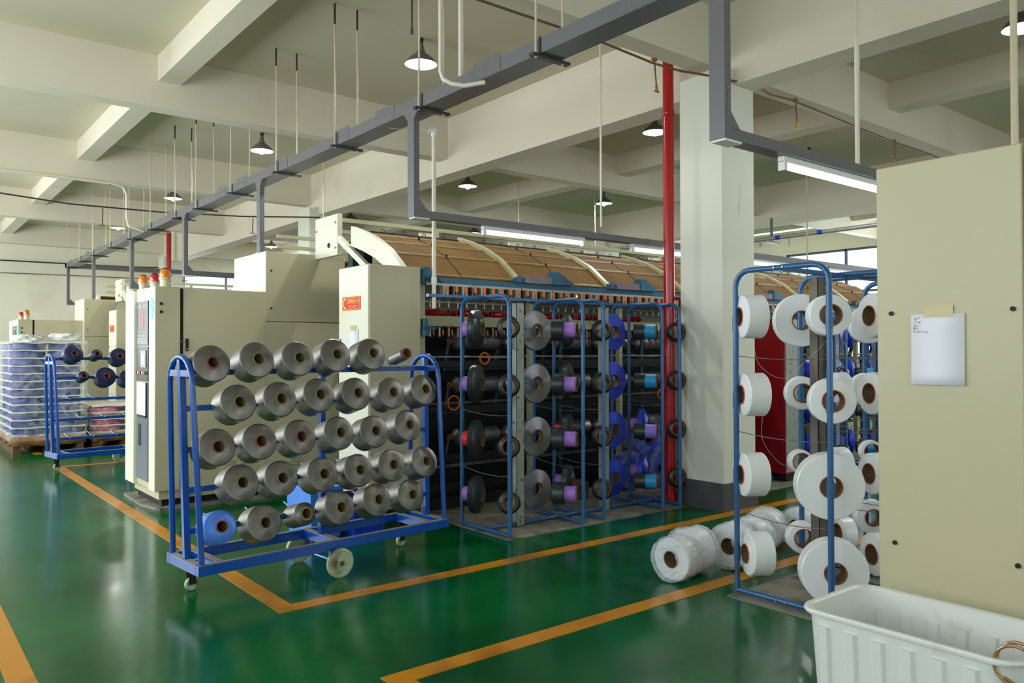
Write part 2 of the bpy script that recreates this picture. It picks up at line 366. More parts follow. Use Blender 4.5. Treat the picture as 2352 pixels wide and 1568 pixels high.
# painted lane lines and bare concrete strips
def flat(x0, x1, y0, y1, mat, z=.003): return trim(MB().box(x0, x1, y0, y1, -.001, z), mat)
flat(1.875, 1.995, 4.55, 12.3, PL['yellow']); flat(1.995, 13.5, 4.55, 4.67, PL['yellow'])
flat(1.875, 1.995, -3, 3.35, PL['yellow']); flat(1.995, 13.5, 3.225, 3.35, PL['yellow'])
flat(.48, .60, -3, 24, PL['yellow']); flat(1.995, 2.9, 12.19, 12.31, PL['yellow'])
flat(1.875, 1.995, 14.0, 21.7, PL['yellow'])
flat(4.05, 13.5, 5.105, 7.0, PL['concrete'], .006); flat(4.2, 13.5, -.5, 3.08, PL['concrete'], .006)
# ------------------------------------------------------------------ cabinets of the yarn machine (aisle end)
def control_cabinet(lab):
    t = thing('control_cabinet', lab, 'cabinet', (2.6, 8.65, 0))
    MB().box(2.12, 2.355, 8.22, 9.25, .19, 2.2).build('front_section', PL['cream'], t, bevel=.006)
    b = MB().box(2.39, 3.235, 8.235, 9.25, .17, 2.195).build('rear_section', PL['cream'], t, bevel=.006)
    MB().box(2.35, 2.395, 8.26, 9.22, .19, 2.19).build('dark_gap', PL['black'], t)
    d = MB().box(2.085, 2.125, 8.9, 9.25, .19, 2.19).build('front_door', PL['creamw'], t, bevel=.005)
    MB().box(2.117, 2.125, 8.22, 8.44, .19, 2.2).box(2.117, 2.125, 8.44, 8.9, 2.08, 2.2).build('lit_front_face', PL['creamw'], t)  # pale sheet: daylight on the front put into the colour
    MB().box(2.17, 3.2, 8.27, 9.2, .10, .19).build('plinth', PL['cream'], t)
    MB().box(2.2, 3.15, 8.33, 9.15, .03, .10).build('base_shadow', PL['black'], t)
    for x, y in ((2.2, 8.30), (2.2, 9.14), (3.1, 8.30)): MB().tube([(x, y, .03), (x, y, .1)], .012).build('leveling_foot', PL['rusty'], t)
    MB().prism([(2.16, 8.2, 0), (3.3, 8.22, 0), (3.3, 9.3, 0), (2.1, 9.38, 0), (2.08, 8.6, 0)], (0, 0, .03)).build('concrete_pad', PL['concrete'], t)
    # display and controls
    p = MB().box(2.108, 2.122, 8.445, 8.875, 1.62, 2.07).build('display_board', PL['panel'], t)
    for z, n, h in ((2.02, 7, .03), (1.76, 5, .014), (1.72, 9, .018), (1.69, 9, .016), (1.665, 10, .014), (1.645, 8, .012)):
        rows = MB()
        for i in range(n):
            y = 8.85-.38*(i+.5)/n; rows.box(2.106, 2.109, y-.013, y-.003, z-h/2, z+h/2).box(2.106, 2.109, y-.003, y+.012, z-h/2, z-h/2+.005).box(2.106, 2.109, y-.003, y+.012, z+h/2-.005, z+h/2)
        rows.build('printed_text', PL['printw'], p)['kind'] = 'stuff'
    MB().box(2.106, 2.109, 8.60, 8.66, 1.8, 1.98).build('red_gauge', SL['redrim'], p)
    q = MB().box(2.108, 2.122, 8.445, 8.875, 1.26, 1.61).build('switch_panel', PL['panel'], t)
    g = MB().box(2.1, 2.109, 8.5, 8.69, 1.40, 1.57).build('meter_frame', PL['galv'], q)
    MB().box(2.098, 2.101, 8.53, 8.66, 1.43, 1.54).build('meter_face', PL['printw'], g)
    for i, c in enumerate(('redrim', 'green', 'redrim', 'redrim', 'green')):
        MB().tube([(2.11, 8.83-i*.08, 1.345), (2.085, 8.83-i*.08, 1.345)], .016, 12).build('push_button', SL[c] if i % 2 == 0 else PL['printw'], q)
    s = MB().box(2.108, 2.122, 8.445, 8.875, .26, 1.25).build('lower_panel', PL['slate'], t)
    MB().box(2.105, 2.109, 8.69, 8.80, .60, .82).build('vent_slot', PL['black'], s)
    # hanging note
    MB().box(2.09, 2.095, 8.47, 8.80, .92, 1.25).build('paper_sheet', PL['paper'], t)
    MB().box(2.088, 2.1, 8.47, 8.76, .895, .92).build('clipboard_edge', PL['blackink'], t)
    # round badge
    e = MB().lathe([(.0, 0), (.085, 0), (.085, .004), (0, .004)], 32, Matrix.Translation((2.117, 8.34, 1.985)) @ Matrix.Rotation(-PI/2, 4, 'Y') @ Matrix.Diagonal((1.27, 1, 1, 1)), closed=False).build('round_badge', PL['cyan'], t)
    put_text('S', .16, (2.111, 8.34, 1.985), PL['printw'], e, 'badge_letter')
    for x, z in ((2.175, 2.03), (2.175, 1.95)): MB().tube([(x, 8.225, z), (x, 8.213, z)], .015, 14).build('round_plug', PL['black'], t)
    h = MB().box(2.41, 2.435, 8.222, 8.236, 1.565, 1.69).build('latch_plate', PL['black'], b)
    MB().tube([(2.422, 8.222, 1.585), (2.422, 8.21, 1.585)], .008).build('latch_knob', PL['steel'], h)
    for x, z, w_ in ((2.83, .43, .09), (3.0, .43, .09)):
        lv = MB()
        for k in range(4): lv.bar((x-w_/2, 8.228, z-.03*k), (x+w_/2, 8.228, z-.03*k), .02, .014)
        lv.build('louvre_group', PL['cream'], b)
    MB().tube([(2.36, 8.225, 1.66), (2.36, 8.2, 1.66)], .01).build('hinge_pin', PL['rusty'], t)
    # warning beacons
    return t
def beacon(x, y, z, col, lab, grp, r=.047, h=.15):
    t = thing('warning_beacon', lab, 'warning light', (x, y, z), grp)
    MB().lathe([(0, z), (r*.86, z), (r*.86, z+h*.38), (r*1.02, z+h*.4), (r*1.02, z+h*.46), (0, z+h*.46)], 20, Matrix.Translation((x, y, 0)), False).build('beacon_base', PL['beacbase'], t)
    MB().lathe([(0, z+h*.46), (r*1.05, z+h*.46), (r*1.05, z+h*.54), (r*.96, z+h*.56), (r*.96, z+h*.86), (r*.8, z+h*.96), (r*.4, z+h*1.02), (0, z+h*1.03)], 20, Matrix.Translation((x, y, 0)), False).build('beacon_lens', PL[col], t)
    MB().lathe([(r*.7, z+h*.94), (r*.55, z+h*1.04), (0, z+h*1.06)], 16, Matrix.Translation((x, y, 0)), False).build('beacon_cap', PL['rubber'], t, label='dark dusty cap')
    return t
def tall_cabinet(lab):
    t = thing('tall_machine_cabinet', lab, 'cabinet', (3.6, 8.5, 0))
    MB().box(3.24, 4.16, 8.24, 9.19, .14, 1.875).build('lower_body', PL['cream'], t, bevel=.006)
    MB().box(3.24, 4.16, 8.24, 9.19, 1.881, 2.63).build('upper_body', PL['cream'], t, bevel=.006)
    MB().box(3.233, 3.241, 8.24, 9.19, .2, 2.63).build('lit_front_face', PL['creamw'], t)  # whole front face paler, window brightness painted on
    MB().box(3.3, 4.1, 8.3, 9.1, 0, .14).build('base', PL['black'], t)
    for z in (2.425, 2.02): MB().tube([(3.295, 8.245, z), (3.295, 8.234, z)], .011, 12).build('round_plug', PL['black'], t)
    MB().box(4.08, 4.1, 8.228, 8.24, 1.15, 1.3).build('latch_plate', PL['black'], t)
    lv = MB()
    for k in range(4): lv.bar((3.5, 8.233, .43-.03*k), (3.6, 8.233, .43-.03*k), .02, .014)
    lv.build('louvre_group', PL['cream'], t)
    return t
def side_cabinet(lab):
    t = thing('side_cabinet', lab, 'cabinet', (3.66, 6.57, 0))
    MB().box(3.407, 3.94, 6.275, 6.87, .13, 2.335).build('body', PL['cream'], t, bevel=.005)
    MB().box(3.398, 3.408, 6.285, 6.85, .13, 2.325).build('front_panel', PL['creamw'], t, bevel=.002)  # front coloured paler for the daylight falling on it
    MB().box(3.47, 3.9, 6.34, 6.8, 0, .13).build('base', PL['black'], t)
    for y, z in ((6.81, 1.66), (6.33, 1.66)): MB().tube([(3.4, y, z), (3.39, y, z)], .009, 12).build('screw_plug', PL['black'], t)
    for x, z in ((3.86, 1.45),): MB().tube([(x, 6.277, z), (x, 6.267, z)], .012, 12).build('round_plug', PL['black'], t)
    return t
cc = control_cabinet('cream control cabinet with display board and cyan badge, beside the grey yarn trolley')
tc = tall_cabinet('tall cream cabinet behind the grey yarn trolley, highest of the middle group')
sc = side_cabinet('cream cabinet carrying the red fire alarm sign, beside the creel')
beacon((2.158, 8.830, 2.250)[0], 8.83, 2.2, 'amber', 'amber warning beacon on the near control cabinet, leftmost of its three', 'beacons on the near control cabinet')
beacon((2.200, 8.560, 2.234)[0], 8.56, 2.2, 'beacred', 'red warning beacon on the near control cabinet, between two amber ones', 'beacons on the near control cabinet')
beacon((2.231, 8.300, 2.218)[0], 8.3, 2.2, 'amber', 'amber warning beacon on the near control cabinet, rightmost of its three', 'beacons on the near control cabinet', r=.052, h=.18)
# second machine line further down the aisle
def shifted(o, dy, lab, dx=0):
    c = copy_tree(o); c.location = (o.location.x+dx, o.location.y+dy, 0); c['label'] = lab; return c
shifted(cc, 9.62, 'distant cream control cabinet standing behind the stack of blue spools')
shifted(tc, 9.5, 'distant tall cream cabinet rising behind the far control cabinet')
shifted(sc, 9.5, 'distant cream cabinet with an orange notice, left of the near control cabinet')
beacon(2.22, 18.3, 2.2, 'beacred', 'distant red warning beacon on the far control cabinet', 'beacons on the far control cabinet')
beacon(2.27, 17.95, 2.2, 'amber', 'distant amber warning beacon on the far control cabinet', 'beacons on the far control cabinet', r=.052, h=.18)
# fire notice
def fire_sign(y0, lab, full=True):
    x = 3.393
    t = thing('fire_alarm_sign', lab, 'sign', (x, y0, 2.0))
    MB().prism([(x, y0+.175, 1.934), (x, y0-.175, 1.934), (x, y0-.175, 2.056), (x, y0+.175, 2.06)], (.004, 0, 0)).build('sign_plate', PL['signred'], t)
    f = MB(); a = .165; z0, z1 = 1.941, 2.05
    f.box(x-.0015, x, y0-a, y0+a, z0, z0+.003).box(x-.0015, x, y0-a, y0+a, z1-.003, z1).box(x-.0015, x, y0-a, y0-a+.003, z0, z1).box(x-.0015, x, y0+a-.003, y0+a, z0, z1)
    f.build('sign_border', PL['signyel'], t)
    if full:
        put_text('火警电话119', .047, (x-.001, y0-.03, 2.012), PL['signyel'], t, sx=.92)
        put_text('FIRE  ALARM', .026, (x-.001, y0-.03, 1.965), PL['signyel'], t)
        hs = MB().tube([(x-.001, y0+.135, 2.035), (x-.001, y0+.147, 2.02), (x-.001, y0+.148, 1.99), (x-.001, y0+.135, 1.965), (x-.001, y0+.12, 1.955)], .006, 8)
        hs.box(x-.003, x, y0+.112, y0+.137, 2.024, 2.042).box(x-.003, x, y0+.1, y0+.127, 1.947, 1.966)
        hs.build('handset_symbol', PL['signyel'], t)
    else:
        put_text('火警\n119', .045, (x-.001, y0, 2.0), PL['signyel'], t)
    return t
fire_sign(6.595, 'red fire alarm telephone sign on the cream cabinet beside the creel')
fire_sign(16.1, 'small orange red notice on the distant cream cabinet', False)
def note(y0, y1, z0, z1, x, lab, lines, tapebox, slant=0, flip=1):
    t = thing('paper_note', lab, 'paper', (x, (y0+y1)/2, z0))
    mb = MB(); n = 6
    vs = []
    for i in range(n+1):                      # slightly curled lower edge
        s = i/n; z = z1+(z0-z1)*s; bx = x-.002-.004*s**3
        vs += [(bx, y0, z-slant*s), (bx, y1, z+slant*.4*(1-s))]
    mb.add(vs, [(2*i, 2*i+1, 2*i+3, 2*i+2) for i in range(n)])
    o = mb.build('sheet', PL['paper'], t); so = o.modifiers.new('thick', 'SOLIDIFY'); so.thickness = .0006
    tp = MB().box(x-.0035, x-.003, tapebox[0], tapebox[1], z1-.012, z1).box(x-.0012, x-.0006, tapebox[0], tapebox[1], z1, z1+.035).build('tape_strip', PL['tape'], t)
    ln = MB(); rnd = random.Random(int(y0*100))
    for (ly, lz, cnt, wd) in lines:
        for k in range(cnt):
            yy = ly-k*wd
            for q in range(3):
                a = (x-.0034, yy-rnd.uniform(0, wd*.7), lz+rnd.uniform(-.005, .005)); b = (a[0], a[1]-rnd.uniform(-.004, .007), a[2]+rnd.uniform(-.005, .005))
                ln.bar(a, b, .0012, .0008, (1, 0, 0))
    ln.build('handwriting', PL['ink'], t)
note(1.341, 1.551, 1.408, 1.70, 3.395, 'blank white paper sheet taped to the large cream cabinet at right', [(1.540, 1.683, 3, .009), (1.541, 1.67, 3, .009), (1.543, 1.655, 3, .008), (1.543, 1.641, 3, .007), (1.543, 1.629, 7, .0085)], (1.385, 1.5))
note(6.455, 6.685, 1.46, 1.757, 3.395, 'white note taped below the red fire alarm sign', [(6.545, 1.74, 4, .016), (6.545, 1.715, 4, .014), (6.56, 1.69, 1, .02), (6.6, 1.63, 1, .02), (6.62, 1.6, 1, .02)], (6.5, 6.61))
# machine at the right edge: large blank cabinet
t = thing('large_end_cabinet', 'large plain cream cabinet filling the right edge, behind the white bin', 'cabinet', (3.7, 1.4, 0))
MB().box(3.4, 3.95, 1.135, 1.70, .12, 2.342).build('body', PL['cream'], t, bevel=.006)
MB().box(3.45, 3.9, 1.18, 1.66, 0, .12).build('base', PL['black'], t)
for y, z in ((1.636, 1.709), (1.169, 1.709), (1.629, .731), (1.161, .729)):
    o = MB().tube([(3.4, y, z), (3.392, y, z)], .0095, 14).build('screw_plug', PL['black'], t)
t = thing('end_cabinet_neighbour', 'sliver of cream cabinet beyond the dark gap at the right edge', 'cabinet', (3.7, .6, 0))
MB().box(3.4, 3.95, .1, 1.115, .12, 2.34).build('body', PL['cream'], t, bevel=.006)
MB().box(3.45, 3.9, .15, 1.05, 0, .12).build('base', PL['black'], t)

# ------------------------------------------------------------------ the yarn machine itself
MX0, MP, NM = 3.83, 1.34, 7
MX1 = MX0+MP*NM
def yarn_machine():
    t = thing('yarn_texturing_machine', 'long yarn machine with brown sloping covers and rows of orange sensors', 'machine', (MX0, 8.75, 0))
    P0 = [(7.45, 2.81), (7.2, 2.735), (6.95, 2.64), (6.68, 2.50), (6.4, 2.28)]
    def side(sgn, y): return y if sgn > 0 else 17.5-y
    for sgn in (1, -1):
        S = lambda y: side(sgn, y)
        for k in range(NM):
            xa = MX0+MP*k
            # curved rib standing a little proud of the covers
            poly = [(xa, S(y), z+.045) for y, z in P0]+[(xa, S(y), z-.16) for y, z in reversed(P0)]
            MB().prism(poly, (.06, 0, 0)).build('cover_rib', PL['creamw' if k == 0 else 'olive'], t)  # first rib paler: white highlight put into its colour
            for i in range(4):
                (ya, za), (yb, zb) = P0[i], P0[i+1]
                mb = MB(); nx = 6
                mb.prism([(xa+.045, S(ya), za+.004), (xa+.045, S(yb), zb), (xa+.045, S(yb), zb-.02), (xa+.045, S(ya), za-.02)], (MP-.045, 0, 0))
                o = mb.build('cover_panel', PL['brown'], t)
                if sgn > 0:
                    e = MB().bar((xa+.05, S(yb)+.012, zb+.012), (xa+MP, S(yb)+.012, zb+.012), .05, .006, (0, -.6, 1)).build('edge_strip', PL['strip'], o)
                    MB().bar((xa+.05, S(yb)+.0, zb+.004), (xa+MP, S(yb)+.0, zb+.004), .006, .012).build('row_seam', PL['blackink'], o)
                    cx = xa+MP*.5
                    MB().bar((cx, S(ya), za+.006), (cx, S(yb), zb+.006), .006, .004, (0, 0, 1)).build('seam', PL['blackink'], o)
                    if 0 < i < 4: MB().lathe([(0, 0), (.012, 0), (.012, .03), (0, .035)], 10, Matrix.Translation((cx, S(ya), za+.005)), False).build('knob', PL['rubber'], o)
            if sgn > 0:       # wire hooks along the top edge
                hk = MB()
                for j in range(5):
                    hx = xa+.12+j*.26; hk.ring((hx, 7.46, 2.84), .02, .004, 'y', 12, 5)
                hk.box(xa+.02, xa+MP, 7.43, 7.47, 2.806, 2.824); hk.build('wire_hook_row', PL['dwire'], t)
            # superstructure posts
            xp = xa+MP
            MB().box(xp+.02, xp+.07, S(7.95)-.02, S(7.95)+.02, 2.2, 3.02).build('upright', PL['olive'], t)
            if sgn > 0: MB().box(xp-.2, xp+.02, 7.93, 7.96, 2.72, 2.95).build('gusset_plate', PL['creamw'], t)
        for z in (3.0, 2.87): MB().box(MX0+.06, MX1+.1, S(7.95)-.015, S(7.95)+.015, z-.022, z+.022).build('top_rail', PL['olive'], t)
        # lower front structure
        MB().box(MX0+.12, MX1, S(6.28)-.03, S(6.28)+.03, 2.195, 2.25).build('front_beam', PL['teal'], t)
        MB().box(MX0+.15, MX1, S(6.235)-.012, S(6.235)+.012, 2.172, 2.194).build('steel_rail', PL['galv'], t)
        MB().box(MX0+.12, MX1, S(6.62)-.14, S(6.62)+.14, 1.8, 1.9).build('tube_shelf', PL['olive'], t)
        MB().box(4.25, MX1, S(7.12)-.01, S(7.12)+.01, 1.9, 2.3).build('lit_back_panel', PL['olive'], t)
        MB().box(4.25, MX1, S(7.25)-.1, S(7.25)+.1, .12, 1.9).build('shade_panel', PL['dark'], t)  # added black sheet, darkness of the bays painted in
        for z, mt, r in ((1.50, 'galv', .006), (1.43, 'dark', .03), (1.04, 'rusty', .012), (.98, 'dark', .03), (.5, 'dark', .03), (.42, 'rusty', .014), (.22, 'dark', .03)):
            MB().box(MX0+.12, MX1, S(6.55)-r, S(6.55)+r, z-r, z+r).build('cross_rail', PL[mt], t)
        if sgn < 0: continue
        for k in range(NM):
            xa = MX0+.15+MP*k
            MB().box(xa, xa+.05, 6.34, 6.4, 0, 2.2).build('front_post', PL['olive'], t)
            MB().tube([(xa+.68, 6.62, 0), (xa+.68, 6.62, 2.0)], .022).build('inner_post', PL['darkteal'], t)
            # sensor row: grey back plate, orange housings with pale clips
            bp = MB().box(xa+.14, xa+.14+1.27, 6.26, 6.275, 2.05, 2.172).build('sensor_plate', PL['rusty'], t)
            for j in range(12):
                sx = MX0+.36+MP*k+.1095*j
                s = MB().box(sx-.019, sx+.019, 6.2, 6.25, 2.115, 2.17).build('sensor_housing', PL['orange'], t, bevel=.004)
                MB().box(sx-.012, sx+.012, 6.2, 6.25, 2.09, 2.115).box(sx-.045, sx-.024, 6.2, 6.26, 2.09, 2.168).build('sensor_clip', PL['rusty'] if j % 2 else PL['galv'], s)
                MB().box(sx-.02, sx+.012, 6.21, 6.25, 2.055, 2.09).build('sensor_plug', PL['blackink'], s)
            if k == 1: MB().lathe([(0, 0), (.011, .002), (0, .012)], 10, Matrix.Translation((MX0+.36+MP+.1095*3, 6.198, 2.14)) @ Matrix.Rotation(PI/2, 4, 'X'), False).build('lit_indicator', PL['glow'], t)
            # hanging nozzle row under the sensors
            nz = MB().box(MX0+.2+MP*k, MX0+1.5+MP*k, 6.48, 6.52, 2.03, 2.05).build('nozzle_bar', PL['steel'], t)
            for j in range(12):
                sx = MX0+.36+MP*k+.1095*j
                MB().tube([(sx, 6.5, 2.06), (sx, 6.5, 1.985)], .009, 6).build('nozzle', PL['steel'], nz)
            # bearing bracket
            bx = MX0+1.27+MP*k
            br = MB().box(bx, bx+.42, 6.2, 6.28, 2.25, 2.325).build('motor_block', M('mauve_grey_steel', (122, 108, 112), .4, .2, var=.2, scale=12) if k == 0 else bpy.data.materials['mauve_grey_steel'], t)
            MB().prism([(bx+.42, 6.19, 2.25), (bx+.42, 6.19, 2.38), (bx+.5, 6.19, 2.38), (bx+.72, 6.19, 2.265), (bx+.72, 6.19, 2.25)], (0, .1, 0)).build('wedge_bracket', PL['teal'], br)
            MB().box(bx-.06, bx+.04, 6.2, 6.27, 2.25, 2.3).build('end_block', PL['teal'], br)
            # spindle row with small orange inserts below the shelf
            for j in range(12):
                sx = MX0+.36+MP*k+.1095*j
                s = MB().tube([(sx, 6.5, 1.79), (sx, 6.5, 1.70)], .012, 6).build('spindle', PL['steel'], t); MB().tube([(sx+.03, 6.49, 1.77), (sx+.035, 6.49, 1.71)], .009, 6).build('spindle_insert', PL['orange'], s)
            for z in (1.657, 1.21, .68):
                for j in (0, 1):
                    cx = MX0+.74+MP*k+j*.66+.3; cr = MB().box(cx-.33, cx+.33, 6.76, 6.80, z-.3, z-.26)
                    for s_ in (-.32, .32): cr.bar((cx+s_, 6.78, z-.28), (cx+s_, 6.70, z), .02, .035)
                    cr.build('cradle', PL['darkteal'], t)
    # aisle end: plate with a round hole, strut, blue corner bracket
    e = MB().box(3.8, 3.86, 7.7, 8.24, 2.58, 3.02).build('end_plate', PL['creamw'], t, bevel=.004)
    MB().lathe([(0, 0), (.028, 0), (.028, .004), (0, .004)], 20, Matrix.Translation((3.798, 7.9, 2.7)) @ Matrix.Rotation(-PI/2, 4, 'Y'), False).build('round_hole', PL['black'], e)
    for y, z in ((7.74, 2.93), (8.2, 2.88), (7.74, 2.66)): MB().tube([(3.8, y, z), (3.79, y, z)], .012).build('screw', PL['steel'], e)
    MB().bar((3.83, 7.72, 2.76), (3.83, 6.85, 2.26), .05, .06).build('diagonal_strut', PL['creamw'], t)
    MB().box(3.9, 4.0, 7.3, 7.42, 2.0, 2.72).box(3.9, 4.0, 7.55, 7.65, 2.0, 2.72).build('dark_frame', PL['darkteal'], t)
    MB().prism([(3.96, 6.25, 2.2), (3.96, 6.25, 2.34), (4.02, 6.25, 2.34), (4.16, 6.25, 2.215), (4.2, 6.25, 2.2)], (0, .09, 0)).build('corner_bracket', PL['teal'], t)
    MB().tube([(4.0, 6.3, 1.7), (4.0, 6.3, 1.76)], .045).box(3.95, 4.1, 6.25, 6.35, 1.76, 1.785).tube([(4.0, 6.3, 1.785), (4.0, 6.3, 1.86)], .035).build('bearing', PL['teal'], t)
    MB().box(4.2, MX1, 7.35, 10.15, .12, 2.25).build('light_blocking_core', PL['dark'], t)  # added dark box inside the machine, blocks light
    MB().box(4.2, MX1, 6.5, 11.0, .006, .12).build('base_frame', PL['dark'], t)
    # orange hose rings dangling in the dark bays
    for x, y, z, r in (((4.810, 6.450, 1.481)) + (.045,), ((4.430, 6.450, 1.047)) + (.055,), ((6.666, 6.450, 1.053)) + (.05,), ((7.504, 6.450, 1.023)) + (.045,)):
        MB().ring((x, y, z), r*1.25, .009, 'y', 20, 6).build('orange_ring', PL['orange'], t)
    return t
ym = yarn_machine()
ym2 = copy_tree(ym); ym2.location.y += 9.5; ym2['label'] = 'distant second yarn machine glimpsed above the far cabinets'

# ------------------------------------------------------------------ yarn packages
PROTO = {}
def pack(loc, d, R, L, rt=.062, tl=0, tb=0, yk='white', sleeve=None, ring=None, taper=.86, end='flat', name='yarn_package', inner=.012, label='', group=None, seg=36, dome=0, cat='yarn package'):
    """yarn wound on a tube; axis d points to the seen end; L yarn width, tl/tb tube beyond the yarn at the seen / far end"""
    key = (R, L, rt, tl, tb, yk, sleeve, ring, taper, inner, name, seg, dome)
    if key not in PROTO:
        t = bpy.data.objects.new(name, None); COL.objects.link(t); t.empty_display_size = .05; OFF[t.name] = (0, 0, 0)
        h = L/2; ri = rt+.001
        # outline: far face, barrel, seen face (shoulders slightly rounded, faces sloped towards the tube)
        sl = R*(1-taper)
        c = min(.006, L*.1)
        prof = [(ri, -h+0), (R-c, -h+sl*.25), (R, -h+sl*.25+c), (R-.01*R, h-sl-c), (R-.01*R-c, h-sl)]
        if dome: prof += [(rt+.008, h+dome)]
        prof += [(ri, h+dome)]
        tl += dome
        MB().lathe(prof, seg).build('yarn_winding', YN[yk], t, angle=30)
        MB().lathe([(rt, -h-tb), (rt, h+tl), (rt-inner, h+tl), (rt-inner, -h-tb)], seg).build('cardboard_core', PL['card'], t)
        if ring: MB().lathe([(rt+.0014, h+tl-.012), (rt+.0014, h+tl-.001), (rt-.0012, h+tl+.0006), (rt-.0012, h+tl-.012)], seg).build('coloured_rim', SL[ring], t)
        if sleeve and tl > tb: MB().lathe([(rt+.002, h+.001), (rt+.002, h+tl-.012), (rt+.0005, h+tl-.012), (rt+.0005, h+.001)], seg).build('coloured_sleeve', SL[sleeve], t)
        elif sleeve: MB().lathe([(rt+.002, -h-tb+.008), (rt+.002, -h-.001), (rt+.0005, -h-.001), (rt+.0005, -h-tb+.008)], seg).build('coloured_sleeve', SL[sleeve], t)
        PROTO[key] = t; o = t
    else:
        o = copy_tree(PROTO[key])
    d = Vector(d).normalized()
    o.location = loc; o.rotation_euler = d.to_track_quat('Z', 'Y').to_euler()
    return tag(o, label, cat, group)
def ang(a, tilt=0): return Vector((math.cos(math.radians(a))*math.cos(math.radians(tilt)), math.sin(math.radians(a))*math.cos(math.radians(tilt)), math.sin(math.radians(tilt))))

# machine take-up packages: dark cylinders lying in the cradles
LV3 = {1.657: 'upper', 1.21: 'middle', .68: 'lower'}
for k in range(3):
    for z in (1.657, 1.21, .68):
        for j in (0, 1):
            cx = MX0+.74+MP*k+j*.66+.3
            o = pack((cx, 6.70, z), (-1, 0, 0), .085, .56, .03, .05, .05, 'slate', ring='redrim', name='take_up_package', taper=.6,
                 label='dark yarn roll in the %s cradle row inside the machine, %s from the left' % (LV3[z], ORD[k*2+j]), group='yarn rolls in the machine cradles', seg=24)
# red paper tubes lying on the shelf
rnd = random.Random(3)
n = 0
for k, x in enumerate([4.02, 4.13, 4.29, 4.40, 4.53, 4.66, 4.83, 4.92, 5.06, 5.17, 5.33, 5.43, 5.78, 5.9, 6.02, 6.12, 6.24, 6.36, 6.62, 6.74, 6.98, 7.1, 7.2]):
    t = thing('paper_tube', 'red cardboard tube on the cream machine shelf, %s from the left' % (ORD[k] if k < 14 else ['fifteenth', 'sixteenth', 'seventeenth', 'eighteenth', 'nineteenth', 'twentieth', 'twenty-first', 'twenty-second', 'twenty-third'][k-14]),
              'tube', (x, 6.6, 1.9), 'red tubes on the machine shelf', local=True)
    t.location = (x, 6.49, 1.933); t.rotation_euler = (PI/2, 0, math.radians(rnd.choice([8, 12, -20, 25, 40, 5])))
    r = .033
    if k == 0:
        MB().lathe([(r, -.24), (r, 0), (r-.004, 0), (r-.004, -.24)], 20).build('red_tube', PL['red'], t); MB().lathe([(r-.0045, -.24), (r-.0045, .001), (r-.006, .001), (r-.006, -.24)], 20).build('tube_lining', PL['card'], t); tube0 = t
    else:
        for ch in tube0.children:
            c = ch.copy(); COL.objects.link(c); c.parent = t

# ------------------------------------------------------------------ blue tubular creels
ZL = (1.752, 1.265, .775, .288)
def creel(lab, xs, ya, yb, posts, railx, zt=2.02, yrail=None, post_mat='galv', top=True):
    t = thing('yarn_creel', lab, 'creel', (xs[0], (ya+yb)/2, 0))
    r = .0175; c = .1
    for x in xs:
        pts = [(x, ya, .02), (x, ya, zt-c)]+[(x, ya+c*(1-math.cos(a)), zt-c+c*math.sin(a)) for a in (PI/8, PI/4, 3*PI/8, PI/2)]
        pts += [(x, yb-c*(1-math.cos(a)), zt-c+c*math.sin(a)) for a in (PI/2, 3*PI/8, PI/4, PI/8)]+[(x, yb, zt-c), (x, yb, .02)]
        h = MB().tube(pts, r, 12).build('hoop_frame', PL['creel'], t)
        MB().tube([(x, ya, .03), (x, yb, .03)], r, 10).build('foot_bar', PL['creel'], t)
        for y in (ya, yb):
            for z in ZL: MB().tube([(x, y, z-.075), (x, y, z+.02)], r+.004, 12).build('sleeve', PL['creel'], h)
        for y in ((ya+yb)/2-.03, (ya+yb)/2+.03):
            for zz in (zt, .03): MB().tube([(x-r-.006, y, zz), (x+r+.006, y, zz)], .006, 8).build('bolt', PL['steel'], h)
        for zz, sg in ((1.5, .012), (1.02, .02), (.52, .03)):
            MB().tube([(x, ya+(yb-ya)*q, zz-sg*(4*q*(1-q))+(ya+(yb-ya)*q-ya)*.03) for q in (0, .2, .4, .6, .8, 1)], .0028, 6).build('guide_wire', PL['wire'], t)
    for px in posts:
        ym_ = (ya+yb)/2+.01
        b = MB().box(px-.045, px+.045, ym_-.03, ym_-.026, .01, zt-.04).box(px-.045, px-.041, ym_-.03, ym_+.03, .01, zt-.04).box(px+.041, px+.045, ym_-.03, ym_+.03, .01, zt-.04)
        p = b.build('centre_post', PL[post_mat], t)
        for z in ZL: MB().bar((px, ym_, z), (px+.1, ym_+.01, z), .012, .012).build('holder_arm', PL['teal'], p)
    MB().box(railx[0], railx[1], (ya+yb)/2-.022, (ya+yb)/2+.022, zt-.02, zt+.004).build('top_rail', PL['creel'], t)
    MB().tube([(railx[0]+.6, (ya+yb)/2, .03), (railx[1], (ya+yb)/2, .03)], r, 10).build('base_rail', PL['creel'], t)
    return t
XA = [4.08]+[v for k in (0, 1, 2, 4, 5, 6) for v in (4.92+1.07*k, 5.18+1.07*k)]
creel('blue tubular creel holding dark and blue yarn discs along the machine front', XA, 5.13, 5.81, [4.46+1.075*k for k in (0, 1, 2, 4, 5, 6, 7)], (3.5, 12.8))
